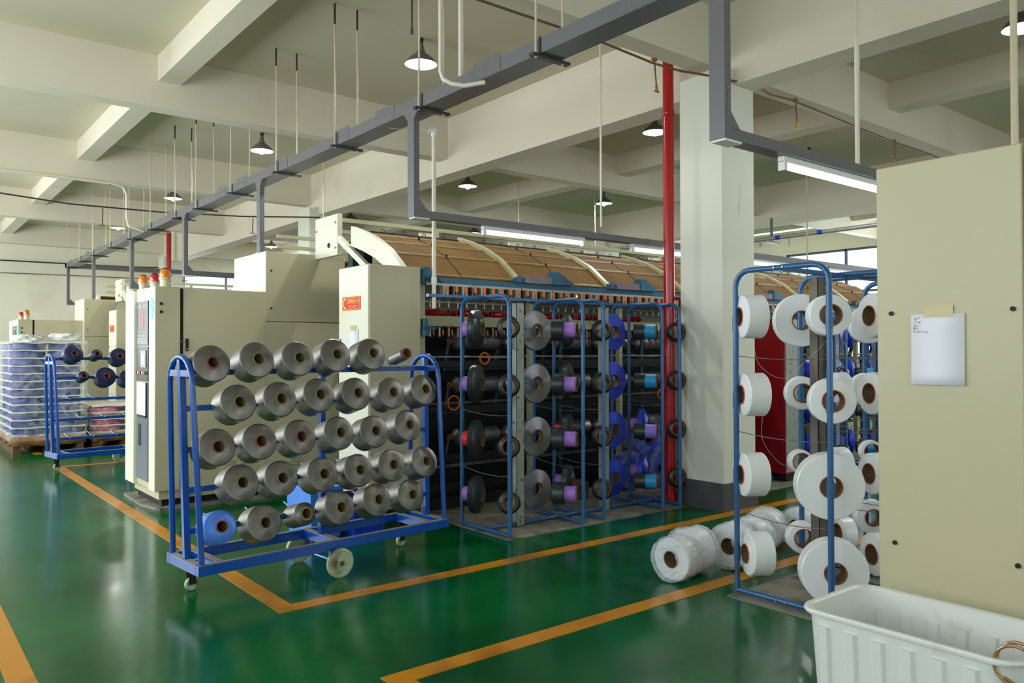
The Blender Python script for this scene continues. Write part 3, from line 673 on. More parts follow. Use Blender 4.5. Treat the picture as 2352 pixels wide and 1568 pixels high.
# packages on the middle creel
LVN = ['top', 'second', 'third', 'bottom']
GB = 'yarn discs on the middle creel'
def lab_(what, k, i): return '%s on the %s level of the middle creel, %s' % (what, LVN[i], 'left end' if k == 0 else ['', 'left of the middle bay', 'right of the second steel post', 'behind the white column'][k] if k < 4 else 'far right end')
for i, z in enumerate(ZL):
    dz = (.03, 0, .01, 0)[i]
    # first hoop: edge-on disc at the rear tube, thin ring at the front tube
    d = ang(303)
    pack(Vector((4.08, 5.81, z))+d*.15, d, .17, .1, .064, .0, .085, 'black', sleeve='red' if i == 2 else 'purple', taper=.78, label='dark yarn disc seen edge-on, %s level, first hoop of the middle creel' % LVN[i], group=GB)
    pack((4.13, 5.2, z-(.0, .0, .02, .0)[i]), ang(246), .098, .05, .07, .006, .02, 'black', ring='redrim' if i == 2 else None, inner=.01, taper=.9, label='nearly empty dark reel, %s level, front tube of the first creel hoop' % LVN[i], group='nearly empty reels on the middle creel')
blue2 = {0: 'cyan', 1: 'cyan', 2: 'lilac', 3: 'cyan'}
places = ['', 'beside the first steel post', 'beside the second steel post', 'behind the red standpipe', 'behind the column', 'right of the red cabinet', 'behind the white reels', 'far along the creel', 'farthest visible']
for k in (1, 2, 3, 5, 6, 7):
    xa = 4.92+1.07*(k-1); xb = xa+.26
    for i, z in enumerate(ZL):
        col = 'grey' if k == 1 else 'blue'
        pl = places[k]
        # big disc facing the aisle
        pack((xa-.15 if k == 1 else xa-.2, 5.6, z-.01), ang(271), .185, .045, .066, .004, .006, 'slate' if k == 1 else col, inner=.006, taper=.93, label='large %s yarn disc facing the aisle, %s level, %s' % ('grey' if k == 1 else 'blue', LVN[i], pl), group='large yarn discs facing the aisle')
        # edge-on disc on the rear tube of the second hoop
        d = ang(303)
        yk = 'black' if k == 1 else 'blue'
        if not (k == 2 and i < 2):
            pack(Vector((xb, 5.81, z))+d*.15, d, .17 if i else .16, .1, .064, 0, .085, yk, sleeve='red' if (k == 1 and i == 2) else 'purple' if i else 'pink', taper=.78, label='%s yarn disc seen edge-on, %s level, %s' % ('dark' if k == 1 else 'blue', LVN[i], pl), group=GB)
        # short tube reel reaching back from the front tube
        d = ang(306)
        pack(Vector((xa, 5.13, z-.01))-d*.22, d, (.1 if k == 1 else .076), .11, .066, .115, .0, 'black', sleeve='purple' if k == 1 else blue2[i], taper=.97, inner=.008, label='dark reel with %s tube end, %s level, %s' % ('purple' if k == 1 else 'coloured', LVN[i], pl), group='reels with coloured tube ends')
        # ring-like reel on the front tube of the second hoop
        if k < 4 or i % 2: pack((xb+.05 if k == 1 else xb+.04, 5.2, z-.01), ang(246), .1, .05, .072, .006, .02, 'black', ring='redrim' if i == 2 else None, inner=.01, taper=.9, label='nearly empty dark ring reel, %s level, %s' % (LVN[i], pl), group='nearly empty reels on the middle creel')
# ------------------------------------------------------------------ right-hand creel with white packages
XR_ = [4.3, 5.05, 5.31, 5.94, 6.2, 7.0, 7.26]
creel('blue tubular creel holding white yarn packages, right of the column', XR_, 2.43, 3.07, [4.74, 5.75, 6.8], (4.3, 8.2), zt=2.06, post_mat='rusty')
GW = 'white packages on the right creel'
LV4 = ['top', 'second', 'third', 'bottom']
for i, p in enumerate(((4.344, 2.990, 1.768), (4.358, 2.990, 1.272), (4.347, 2.990, 0.766), (4.364, 2.970, 0.267))):
    pack(p, ang(147), .138, .148, .062, .004, .004, 'white', ring='orange', taper=.93, inner=.008, label='white yarn package side-on at the left tube of the right creel, %s level' % LV4[i], group=GW, seg=44)
big = [((4.900, 2.980, 1.756), .18, .08, 226, 'large white package behind the steel post, top level of the right creel'),
 ((4.450, 2.520, 1.762), .124, .11, 224, 'medium white package behind the front tube, top level of the right creel'),
 ((4.909, 2.980, 1.264), .113, .08, 226, 'small white package left of the steel post, second level of the right creel'),
 ((4.478, 2.520, 1.250), .137, .09, 222, 'medium white package behind the front tube, second level of the right creel'),
 ((4.887, 2.980, 0.802), .08, .08, 228, 'smallest white package left of the steel post, third level of the right creel'),
 ((4.441, 2.520, 0.745), .197, .12, 222, 'largest white package behind the front tube, third level of the right creel'),
 ((4.907, 2.980, 0.287), .108, .09, 226, 'small white package left of the steel post, bottom level of the right creel'),
 ((4.482, 2.520, 0.230), .197, .12, 222, 'large white package behind the front tube, bottom level, just above the white bin'),
 ((5.403, 2.980, 1.285), .11, .1, 150, 'white package peeking above the second-level front package of the right creel'),
 ((5.394, 2.980, 0.729), .13, .1, 150, 'white package peeking above the largest package of the right creel'),
 ((5.447, 2.980, 0.242), .11, .1, 150, 'white package peeking above the bottom front package of the right creel'),
 ((5.902, 3.020, 1.749), .145, .08, 226, 'white package half behind another, top level beside the large cabinet'),
 ((4.987, 2.500, 1.773), .143, .1, 152, 'white package seen obliquely beside the large cabinet, top level'),
 ((5.854, 3.020, 1.260), .12, .08, 226, 'white package behind the oblique one, second level beside the large cabinet'),
 ((4.979, 2.500, 1.278), .136, .1, 152, 'white package seen obliquely beside the large cabinet, second level'),
 ((5.926, 3.020, 0.782), .085, .08, 226, 'small white package behind the oblique one, third level beside the large cabinet'),
 ((4.970, 2.500, 0.768), .132, .1, 152, 'white package seen obliquely beside the large cabinet, third level'),
 ((5.931, 3.020, 0.284), .13, .09, 226, 'white package behind the oblique one, bottom level beside the large cabinet'),
 ((4.995, 2.500, 0.253), .136, .1, 152, 'white package seen obliquely beside the large cabinet, bottom level')]
for p, R, L, a, lb in big:
    pack(p, ang(a), R, L, .066 if R > .1 else .062, .003, .02, 'white', ring='orange', taper=.95, inner=.006, label=lb, group=GW, seg=44)
# loose threads running between the white packages
def smooth(P, n=8):
    P = [Vector(p) for p in P]; Q = [P[0]*2-P[1]]+P+[P[-1]*2-P[-2]]; o = []
    for i in range(1, len(Q)-2):
        for j in range(n):
            s = j/n; a, b, c, d = Q[i-1:i+3]
            o.append(.5*((2*b)+(c-a)*s+(2*a-5*b+4*c-d)*s*s+(3*b-3*c+d-a)*s**3))
    return o+[P[-1]]
for k, pts in enumerate((((4.381, 3.000, 1.627), (4.455, 3.000, 1.459), (4.570, 2.900, 1.374), (4.544, 2.700, 1.510), (4.423, 2.500, 1.628)), ((4.486, 3.000, 1.157), (4.483, 3.000, 0.974), (4.592, 2.950, 0.823), (4.714, 2.900, 0.780)), ((4.547, 2.500, 1.643), (4.888, 2.600, 1.508), (5.443, 2.800, 1.427)))):
    tag(MB().tube(smooth(pts), .0007, 5).build('loose_thread', PL['paper']), ['fine white thread sagging from the top left package of the right creel', 'fine white thread hanging from the second left package of the right creel', 'fine white thread slanting down near the large cabinet'][k], 'thread', 'loose threads on the right creel')
# bagged rolls lying on the lane line
def crumple(mb_name, c, axis, R, L, mat, parent, seed, n=30, m=9, amp=.018):
    rd = random.Random(seed); mb = MB(); ax = Vector(axis).normalized(); u = (ax.cross(Vector((0, 0, 1))) if abs(ax.z) < .9 else Vector((1, 0, 0))).normalized(); v = u.cross(ax)
    rows = []
    ph = [rd.uniform(0, 6.28) for _ in range(6)]
    for i in range(m+1):
        s = i/m; row = []
        for j in range(n):
            a = 2*PI*j/n
            rr = R*(1+amp*math.sin(5*a+ph[0]+7*s)+amp*.7*math.sin(11*a+ph[1]-9*s)+amp*.5*rd.uniform(-1, 1))+(.012 if 0 < i < m else 0)
            if i in (0, m): rr *= .42
            if i in (1, m-1): rr *= .97
            off = -L/2+L*((i-1)/(m-2) if 0 < i < m else (0 if i == 0 else 1))
            p = Vector(c)+ax*off+(u*math.cos(a)+v*math.sin(a))*rr
            p.z = max(p.z, .004); row.append(p)
        rows.append(row)
    for r in rows: mb.v += r
    for i in range(m):
        for j in range(n): mb.f.append((i*n+j, i*n+(j+1) % n, (i+1)*n+(j+1) % n, (i+1)*n+j))
    return mb.build(mb_name, mat, parent, angle=20)
for i, (x, y, R, L, yaw_) in enumerate(((4.22, 3.50, .142, .12, 186), (4.46, 3.56, .15, .16, 178), (4.80, 3.46, .15, .15, 190), (5.06, 3.50, .15, .16, 184), (5.42, 3.62, .15, .18, 200), (5.74, 3.5, .145, .14, 180))):
    lb = ['bagged white yarn roll lying nearest the aisle on the yellow line, end facing out', 'bagged white yarn roll, second from the aisle end of the floor row', 'bagged white yarn roll seen through the creel, third in the floor row', 'bagged white yarn roll, fourth in the floor row behind the creel tube', 'bagged white yarn roll, fifth in the floor row, leaning outward', 'bagged white yarn roll farthest in the floor row'][i]
    o = pack((x, y, R+.014), ang(yaw_), R, L, .06, 0, 0, 'white', ring='orange', taper=.97, inner=.006, label=lb, group='bagged white rolls on the floor', seg=36)
    crumple('plastic_bag', (x, y, R+.014), ang(yaw_), R, L+.05, PL['film2'], None, i+3)
    b = bpy.data.objects['plastic_bag']; b.name = 'bag_cover'
    # the bag belongs to its roll
    b.parent = o; bpy.context.view_layer.update(); b.matrix_parent_inverse = o.matrix_world.inverted()

# ------------------------------------------------------------------ yarn trolleys
def trolley(name_lab, loc, rz, rails=(1.42, 1.195, .935, .68, .42), nfront=6):
    t = thing('yarn_trolley', name_lab, 'trolley', loc, None, math.radians(rz), local=True)
    Lx, W, z0, z1, cy = 1.97, .50, .185, .25, .25
    fr = MB()
    for y in (0, W-.045): fr.box(0, Lx, y, y+.045, z0, z1)
    for x in (0, .13, .97, Lx-.18, Lx-.05): fr.box(x, x+.05, .045, W-.045, z0, z1)
    f = fr.build('base_frame', PL['royal'], t, bevel=.003)
    ds = MB()
    for x in (0.003, .133, .973, Lx-.177, Lx-.047): ds.box(x, x+.044, .05, W-.05, z1, z1+.0015)
    ds.box(.01, Lx-.01, .004, .04, z1, z1+.001).box(.01, Lx-.01, W-.04, W-.004, z1, z1+.001).build('dust_layer', PL['dust'], f)
    for x, ln_ in ((.03, -.04), (Lx-.03, -.015)):
        r = .175; zt = 1.525
        pts = [(x, .025, z1), (x+ln_, cy-r, zt-r)]+[(x+ln_*(1+.1*math.sin(a)), cy-r*math.cos(a), zt-r+r*math.sin(a)) for a in [PI*k/10 for k in range(1, 10)]]+[(x+ln_, cy+r, zt-r), (x, W-.025, z1)]
        MB().tube(pts, .0185, 14).build('end_hoop', PL['royal'], t)
        MB().bar((x, cy, z1), (x+ln_, cy, zt-.02), .04, .04, (0, 1, 0)).build('end_post', PL['royal'], t, bevel=.002)
        for zz in (1.42,): MB().box(x+ln_-.015, x+ln_+.015, cy-.16, cy+.16, zz-.02, zz+.02).build('hoop_tie', PL['royal'], t)
    MB().box(.975, 1.015, cy-.02, cy+.02, z1-.03, 1.38).build('middle_post', PL['royal'], t, bevel=.002)
    for k, z in enumerate(rails):
        rl = MB().box(.01, Lx-.04, cy-.015, cy+.015, z-.018, z+.018).build('pin_rail', PL['royal'], t)
        MB().box(.09, Lx-.09, cy-.014, cy+.014, z+.018, z+.0192).build('dust_layer', PL['dust'], rl)
        pn = MB()
        for j in range(6):
            x = .22+.29*j+(.14 if k % 2 else 0)
            for s, pl_ in ((-1, .07), (1, .2)):
                pn.tube([(x, cy, z), (x, cy+s*pl_*math.cos(.3), z+pl_*math.sin(.3))], .006, 8)
        pn.build('pins', PL['ltblue'], rl)
    def wheel(x, y, r, w_, nm, hub=True):
        wl = MB().lathe([(0, -w_/2), (r*.55, -w_/2), (r*.6, -w_/2), (r*.8, -w_/2+.004), (r*.85, -w_/2-.002), (r, -w_/2+.004), (r, w_/2-.004), (r*.85, w_/2+.002), (r*.8, w_/2-.004), (r*.3, w_/2-.006), (r*.28, w_/2+.004), (0, w_/2+.004)], 28, Matrix.Translation((x, y, r)) @ Matrix.Rotation(PI/2, 4, 'X'), False).build(nm, PL['wheel'], t)
        if hub: MB().lathe([(0, w_/2), (r*.18, w_/2), (r*.18, w_/2+.012), (0, w_/2+.014)], 12, Matrix.Translation((x, y, r)) @ Matrix.Rotation(PI/2, 4, 'X'), False).build('axle_nut', PL['rusty'], wl)
        return wl
    wheel(.97, -.03, .1, .035, 'large_wheel'); wheel(.97, W+.03, .1, .035, 'large_wheel')
    MB().tube([(.97, -.03, .1), (.97, W+.03, .1)], .012, 8).box(.955, .985, .07, .09, .1, z0).box(.955, .985, W-.09, W-.07, .1, z0).build('axle', PL['royal'], t)
    for x in (.12, Lx-.17):
        for y in (.40,):
            wl = wheel(x, y, .042, .028, 'caster_wheel', False)
            MB().box(x-.03, x+.03, y-.03, y+.03, .165, z0).bar((x, y-.022, .17), (x, y-.022, .042), .045, .004, (0, 1, 0)).bar((x, y+.022, .17), (x, y+.022, .042), .045, .004, (0, 1, 0)).build('caster_fork', PL['rubber'], t)
    return t
trolley('blue yarn trolley full of grey yarn cones in the foreground', (1.528, 4.951, 0), 5.6)
rows = [('top', [((1.643, 5.033, 1.489), 'redrim', 1), ((1.944, 5.062, 1.509), 'green', 1), ((2.240, 5.091, 1.515), 'green', 1), ((2.531, 5.120, 1.536), 'green', 1), ((2.831, 5.149, 1.544), 'green', 1), ((3.135, 5.179, 1.541), 'redrim', 2)]),
 ('second', [((1.818, 5.050, 1.235), 'green', 1), ((2.107, 5.078, 1.244), 'green', 1), ((2.400, 5.107, 1.260), 'green', 1), ((2.703, 5.137, 1.258), 'green', 1), ((3.010, 5.167, 1.251), 'green', 1), ((3.315, 5.197, 1.265), 'green', 1)]),
 ('third', [((1.679, 5.036, 0.961), 'redrim', 1), ((1.964, 5.064, 0.973), 'redrim', 1), ((2.255, 5.093, 0.981), 'redrim', 1), ((2.559, 5.122, 0.985), 'green', 1), ((2.855, 5.151, 0.975), 'green', 1), ((3.162, 5.182, 0.999), 'green', 1)]),
 ('fourth', [((1.838, 5.052, 0.718), 'green', 1), ((2.116, 5.079, 0.715), 'green', 1), ((2.429, 5.110, 0.708), 'green', 1), ((2.723, 5.139, 0.704), 'green', 1), ((3.014, 5.167, 0.712), 'green', 1), ((3.322, 5.197, 0.709), 'green', 1)]),
 ('bottom', [((1.701, 5.038, 0.457), 'redrim', 3), ((1.995, 5.067, 0.437), 'green', 1), ((2.292, 5.096, 0.453), 'green', 4), ((2.565, 5.123, 0.457), 'green', 1), ((2.881, 5.154, 0.470), 'green', 1), ((3.190, 5.184, 0.467), 'green', 1)])]
for rn, items in rows:
    for j, (p, ring, kind) in enumerate(items):
        R, L, yk = {1: (.121, .155, 'grey'), 2: (.046, .17, 'grey'), 3: (.107, .15, 'sky'), 4: (.08, .18, 'grey')}[kind]
        d = ang(-85, 15)
        c = Vector(p)-d*(L/2+.026)
        what = {1: 'grey yarn cone with %s rim' % ('green' if ring == 'green' else 'red'), 2: 'thin grey yarn cone with red rim', 3: 'only sky blue yarn cone', 4: 'slimmer grey yarn cone with green rim'}[kind]
        pack(c, d, R, L, .0375, .007, .03, yk, ring=ring, taper=.985, inner=.004, name='yarn_cone', dome=.016, label='%s, %s from left, %s row of near trolley' % (what, ORD[j], rn), group='yarn cones on the near trolley', cat='yarn cone', seg=48)
trolley('distant blue trolley with navy yarn cones, left of the control cabinet', (1.80, 11.55, 0), 8, rails=(1.47, 1.22, .93, .67, .42))
for j, (p, R, lb) in enumerate((((2.017, 11.651, 1.546), .118, 'large navy yarn cone, left in the top row of the distant trolley'), ((2.297, 11.691, 1.537), .07, 'small navy yarn cone, second in the top row of the distant trolley'), ((2.583, 11.731, 1.506), .12, 'large navy yarn cone, right in the top row of the distant trolley'),
    ((2.136, 11.668, 1.251), .068, 'small navy yarn cone, left in the second row of the distant trolley'), ((2.412, 11.707, 1.238), .13, 'largest navy yarn cone, middle of the second row of the distant trolley'), ((2.697, 11.747, 1.213), .118, 'navy yarn cone half hidden by the control cabinet, second row'))):
    d = ang(-82, 15)
    pack(Vector(p)-d*.1, d, R, .14, .036, .01, .03, 'navy', ring='redrim', taper=.98, inner=.005, name='yarn_cone', dome=.016, label=lb, group='navy cones on the distant trolley', cat='yarn cone', seg=30)

# ------------------------------------------------------------------ stacked spools on pallets
def pallet(x0, x1, y0, y1, lab):
    t = thing('wooden_pallet', lab, 'pallet', ((x0+x1)/2, (y0+y1)/2, 0))
    d = MB()
    for i in range(7):
        y = y0+(y1-y0-.1)*i/6; d.box(x0, x1, y, y+.1, .115, .135)
    d.build('deck_boards', PL['palletw'], t)
    for x in (x0, (x0+x1)/2-.05, x1-.1): MB().box(x, x+.1, y0, y1, 0, .115).build('bearer', PL['palletw'], t)
    k = MB(); n = 14                                   # sagging cardboard skirt
    for (ax, ay, bx, by) in ((x0-.02, y0-.02, x1+.02, y0-.02), (x0-.02, y1, x0-.02, y0-.02), (x1+.02, y0-.02, x1+.02, y1)):
        v = []
        for i in range(n+1):
            s = i/n; x = ax+(bx-ax)*s; y = ay+(by-ay)*s
            v += [(x, y, .285), (x+random.uniform(-.01, .01), y+random.uniform(-.01, .01), .13-.02*math.sin(i*1.3))]
        k.add(v, [(2*i, 2*i+1, 2*i+3, 2*i+2) for i in range(n)])
    o = k.build('cardboard_skirt', PL['cardbox'], t); o.modifiers.new('thick', 'SOLIDIFY').thickness = .005
    MB().box(x0, x1, y0, y1, .135, .15).build('cardboard_sheet', PL['cardbox'], t)
    return t
def stack(x0, x1, y0, y1, n, spots, R, yk, colname, ptch, where):
    for l in range(n):
        z = .155+ptch*l
        lv = 'layer %s' % l
        posn = 'lowest layer' if l == 0 else 'topmost layer' if l == n-1 else '%s layer from the bottom' % ORD[l]
        for j, (sx, sy, sn) in enumerate(spots):
            pack((sx+random.uniform(-.008, .008), sy+random.uniform(-.008, .008), z+.012+(ptch-.014)/2), (0, 0, 1), R, ptch-.02, .05, 0, 0, yk, taper=.97, name='yarn_spool', label='%s yarn spool, %s of the %s, %s' % (colname, posn, where, sn), group='%s spools stacked on the pallet' % colname, seg=30, cat='yarn spool')
        b = MB(); pts = []
        nx = 22
        for (ax, ay, bx, by) in ((x0, y0, x1, y0), (x1, y0, x1, y1), (x1, y1, x0, y1), (x0, y1, x0, y0)):
            for i in range(nx):
                s = i/nx; pts.append((ax+(bx-ax)*s, ay+(by-ay)*s, z+ptch-.006+.004*math.sin(i*.8+l)))
        b.prism(pts, (0, 0, .018))
        tag(b.build('separator_board', PL['foam']), 'white separator board over the %s of the %s' % (posn, where), 'board', 'separator boards in the %s' % where)
pallet(1.62, 2.58, 14.15, 15.8, 'wooden pallet with brown cardboard skirt under the tall blue spool stack')
stack(1.60, 2.6, 14.13, 15.8, 13, [(1.85, 14.39, 'front left'), (2.34, 14.39, 'front right'), (1.85, 14.93, 'left side middle'), (1.85, 15.5, 'left side rear')], .228, 'cobalt', 'blue', .119, 'tall spool stack')
pallet(2.72, 3.68, 14.2, 15.6, 'wooden pallet under the low pink spool stack')
stack(2.70, 3.7, 14.18, 15.6, 5, [(2.95, 14.44, 'left'), (3.44, 14.44, 'right')], .228, 'pink', 'pink', .105, 'low pink stack')
def wrap(x0, x1, y0, y1, z0, z1, lab, seed, mat='film', bul=0):
    rd = random.Random(seed); mb = MB(); per = []
    n = 30
    for (ax, ay, bx, by, nx_, ny_) in ((x0, y0, x1, y0, 0, -1), (x1, y0, x1, y1, 1, 0), (x1, y1, x0, y1, 0, 1), (x0, y1, x0, y0, -1, 0)):
        for i in range(n):
            s = i/n; per.append((ax+(bx-ax)*s, ay+(by-ay)*s, nx_, ny_))
    m = 36; N = len(per)
    for k in range(m+1):
        z = z0+(z1-z0)*k/m
        for (x, y, a, b) in per:
            o = rd.uniform(-.005, .008)+.008*math.sin(z*26+x*9+y*7); mb.v.append(Vector((x+a*o, y+b*o, z)))
    for k in range(m):
        for j in range(N): mb.f.append((k*N+j, k*N+(j+1) % N, (k+1)*N+(j+1) % N, (k+1)*N+j))
    return tag(mb.build('stretch_wrap', PL[mat], angle=15), lab, 'plastic wrap')
wrap(1.58, 2.62, 14.10, 15.83, .2, 1.74, 'clear crinkled stretch wrap around the tall blue spool stack', 5)
wrap(2.68, 3.72, 14.15, 15.62, .2, .66, 'clear stretch wrap around the low pink spool stack', 6)
for i, (x, y, lb) in enumerate(((1.84, 14.4, 'left'), (2.36, 14.45, 'right'))):
    o = crumple('folded_plastic', (x, y, 1.775 if i == 0 else 1.80), (0, 0, 1), .2, .11, PL['foam'], None, 20+i, amp=.09)
    tag(o, 'bunched white plastic lying on top of the blue spool stack, %s heap' % lb, 'plastic sheet', 'plastic heaps on the spool stack')

# ------------------------------------------------------------------ crates, loose bundles
t = thing('plastic_crate', 'light blue plastic crate on the floor behind the near trolley', 'crate', (2.95, 6.4, 0))
mb = MB()
def tub(mb, x0, x1, y0, y1, z0, z1, th=.01, tap=.02):
    a = [(x0+tap, y0+tap, z0), (x1-tap, y0+tap, z0), (x1-tap, y1-tap, z0), (x0+tap, y1-tap, z0), (x0, y0, z1), (x1, y0, z1), (x1, y1, z1), (x0, y1, z1)]
    b = [(x0+tap+th, y0+tap+th, z0+th), (x1-tap-th, y0+tap+th, z0+th), (x1-tap-th, y1-tap-th, z0+th), (x0+tap+th, y1-tap-th, z0+th), (x0+th, y0+th, z1), (x1-th, y0+th, z1), (x1-th, y1-th, z1), (x0+th, y1-th, z1)]
    f = [(0, 3, 2, 1), (0, 1, 5, 4), (1, 2, 6, 5), (2, 3, 7, 6), (3, 0, 4, 7), (8, 9, 10, 11), (8, 12, 13, 9), (9, 13, 14, 10), (10, 14, 15, 11), (11, 15, 12, 8), (4, 5, 13, 12), (5, 6, 14, 13), (6, 7, 15, 14), (7, 4, 12, 15)]
    return mb.add(a+b, f)
tub(mb, 2.78, 3.08, 6.12, 6.62, 0, .42).build('crate_body', PL['crateb'], t, bevel=.004)
MB().box(2.77, 2.785, 6.11, 6.63, .4, .425).box(2.77, 3.09, 6.11, 6.125, .4, .425).build('crate_rim', PL['crateb'], t)
t = thing('slotted_basket', 'deep blue slotted basket holding orange and black parts behind the trolley', 'basket', (3.3, 6.3, 0))
tub(MB(), 3.1, 3.42, 5.98, 6.32, 0, .34).build('basket_body', PL['crated'], t, bevel=.003)
sl = MB()
for i in range(9): sl.box(3.13+.03*i if i < 4 else 3.15+.03*i, (3.13+.03*i if i < 4 else 3.15+.03*i)+.012, 5.972, 5.984, .22, .3)
sl.build('slots', PL['black'], t)
tag(MB().box(3.22, 3.3, 6.02, 6.1, .24, .4).build('orange_box', PL['orange'], bevel=.004), 'small orange box standing in the deep blue basket', 'box')
tag(MB().box(3.12, 3.2, 6.02, 6.12, .2, .37).tube([(3.14, 6.04, .37), (3.16, 6.1, .4), (3.19, 6.04, .38)], .01).build('black_fitting', PL['rubber'], bevel=.004), 'black fitting with a bent handle in the deep blue basket', 'machine part')
for i, (p, yk, sv, r) in enumerate((((5.632, 5.989, 0.000), 'pink', 'red', .1), ((5.789, 5.984, 0.000), 'grey', 'red', .09))):
    pack((p[0], p[1]+.1, .1), (0, 0, 1), r, .16, .05, .02, .02, yk, sleeve='red', taper=.95, label=['pinkish wrapped yarn bundle on the concrete under the middle creel', 'grey wrapped yarn bundle on the concrete under the middle creel'][i], group='loose bundles under the creel', seg=28)
for i, (x, y, z, r) in enumerate(((6.62, 6.12, .22, .2), (7.04, 6.12, .22, .2), (6.83, 6.12, .57, .19))):
    o = pack((x, y, z), ang(250), r, .26, .06, 0, 0, 'blue', taper=.95, label='blue yarn roll in clear film on the floor behind the red standpipe, %s' % ['left one', 'right one', 'upper one'][i], group='film wrapped blue rolls', seg=32)
    b = crumple('film_wrap', (x, y, z), ang(250), r, .3, PL['film'], None, 40+i, amp=.05)
    b.parent = o; bpy.context.view_layer.update(); b.matrix_parent_inverse = o.matrix_world.inverted()

# ------------------------------------------------------------------ red pipes and hose cabinet
def standpipe(x, y, z1, r, lab, clamps):
    t = thing('red_standpipe', lab, 'pipe', (x, y, 0))
    MB().tube([(x, y, 0), (x, y, z1)], r, 24).build('pipe_body', PL['red'], t)
    MB().tube([(x, y, 0), (x, y, .12)], r*1.25, 24).build('foot_collar', PL['red'], t)
    for z in clamps:
        c = MB().tube([(x, y, z-.03), (x, y, z+.03)], r*1.16, 24).build('pipe_clamp', PL['red'], t)
        MB().tube([(x-r*1.4, y-r*.6, z-.01), (x+r*1.4, y-r*.6, z-.01)], .01).build('clamp_bolt', PL['steel'], c)
    return t
sp = standpipe(6.36, 5.35, 4.98, .056, 'red fire standpipe rising beside the white column', (4.0, .75))
MB().tube([(6.36, 5.35, 2.1), (6.56, 5.35, 2.1), (6.56, 5.22, 2.1)], .022, 12).build('branch_pipe', PL['red'], sp)
MB().tube([(6.36, 5.35, .75), (6.52, 5.3, .75)], .05, 14).build('branch_pipe', PL['red'], sp)
standpipe(6.36, 23.3, 4.9, .065, 'distant red standpipe in front of the far wall', (3.7,))
p = (2.394, 8.157, 0.000)
tag(MB().tube([(p[0], p[1], 0), (p[0], p[1], .18)], .022, 14).tube([(p[0], p[1], .16), (p[0], p[1]+.2, .16)], .022, 14).build('floor_pipe_stub', PL['red']), 'short red pipe stub at the foot of the control cabinet', 'pipe')
t = thing('fire_hose_cabinet', 'tall red fire hose cabinet behind the white packages, right of the column', 'cabinet', (8.45, 5.47, 0))
MB().box(8.33, 8.62, 5.27, 5.69, .1, 1.93).build('cabinet_body', PL['dred'], t, bevel=.006)
MB().box(8.325, 8.332, 5.30, 5.66, .14, 1.9).build('cabinet_door', PL['dred'], t, bevel=.003)
MB().box(8.38, 8.56, 5.3, 5.64, 0, .1).build('cabinet_base', PL['black'], t)
MB().box(8.34, 8.6, 5.262, 5.272, .12, 1.92).build('pale_edge', PL['galv'], t)

# ------------------------------------------------------------------ cable tray with drops, arms and tube lights
t = thing('cable_tray', 'long grey overhead cable tray running along the aisle with drop arms', 'cable tray', (3.62, 10, 3.6))
TX0, TX1, TZ0, TZ1 = 3.52, 3.725, 3.585, 3.69
tk = MB().box(TX0, TX1, .2, 21.6, TZ0, TZ1).build('trunking', PL['tray'], t)
for y in (1.2, 2.1, 3.15, 4.68, 6.2, 7.05, 8.5, 9.75, 10.5, 11.6, 12.8, 14.8, 15.9, 17.9, 19, 20.9):
    c = MB().box(TX0-.003, TX0, y-.16, y+.16, TZ0+.006, TZ1+.035).build('joint_plate', PL['tray'], t)
    b = MB()
    for k in range(6): b.lathe([(0, 0), (.007, 0), (.006, .004), (0, .005)], 8, Matrix.Translation((TX0-.003, y+.14-.045*k, TZ0+.07)) @ Matrix.Rotation(-PI/2, 4, 'Y'), False)
    b.build('bolt_row', PL['steel'], c)['kind'] = 'stuff'
hang = [-.5, 1.1, 2.55, 4.1, 5.6, 7.15, 8.62, 10.1, 11.5, 12.52, 13.9, 15.3, 16.8, 18.36, 19.7, 21.2]
for i, y in enumerate(hang):
    if y < .3: continue
    for x in (3.50, 3.745):
        r = MB().tube([(x, y, TZ0-.03), (x+.004, y, 4.2), (x, y, ZC)], .009, 8).build('hanger_rod', PL['rod'], t)
        if i % 3 != 1: MB().tube([(x, y, 4.78), (x, y, ZC-.01)], .0105, 8).build('rusty_end', PL['rust'], r)
    MB().box(3.46, 3.80, y-.025, y+.025, TZ0-.022, TZ0-.003).build('hanger_channel', PL['traydark'], t)
    MB().box(TX0-.006, TX0-.001, y-.03, y-.015, TZ0, TZ1+.01).build('clip_strip', PL['traydark'], t)
def drop(y, arm, y1=None):
    z = 2.69
    d = MB().box(TX0, TX0+.055, y-.045, y+.055, (z+.062 if arm else 2.6), TZ0).prism([(TX0, y-.045, TZ0), (TX0, y-.045, TZ0-.07), (TX0, y-.11, TZ0)], (.055, 0, 0)).prism([(TX0, y+.055, TZ0-.07), (TX0, y+.055, TZ0), (TX0, y+.12, TZ0)], (.055, 0, 0)).build('drop_trunk', PL['tray'], t)
    b = MB()
    for zz in [TZ0-.12-.035*k for k in range(5)]+[z+.13+.035*k for k in range(5)]:
        b.lathe([(0, 0), (.006, 0), (.005, .004), (0, .005)], 8, Matrix.Translation((TX0+.03, y-.045, zz)) @ Matrix.Rotation(PI/2, 4, 'X'), False)
    b.build('bolt_row', PL['steel'], d)['kind'] = 'stuff'
    if not arm: return
    a = MB().box(TX0, 13.0, y-.045, y+.055, z, z+.062).prism([(TX0+.055, y-.045, z+.06), (TX0+.055, y-.045, z+.15), (TX0+.14, y-.045, z+.06)], (0, .1, 0)).build('light_arm', PL['tray'], t)
    MB().box(TX0+.01, TX0+.16, y-.04, y+.05, z-.012, z).build('end_cap', PL['white'], t)
    b = MB()
    for k in range(6): b.lathe([(0, 0), (.007, 0), (.006, .004), (0, .005)], 8, Matrix.Translation((TX0+.19+.033*k, y-.045, z+.04)) @ Matrix.Rotation(PI/2, 4, 'X'), False)
    b.build('bolt_row', PL['steel'], a)['kind'] = 'stuff'
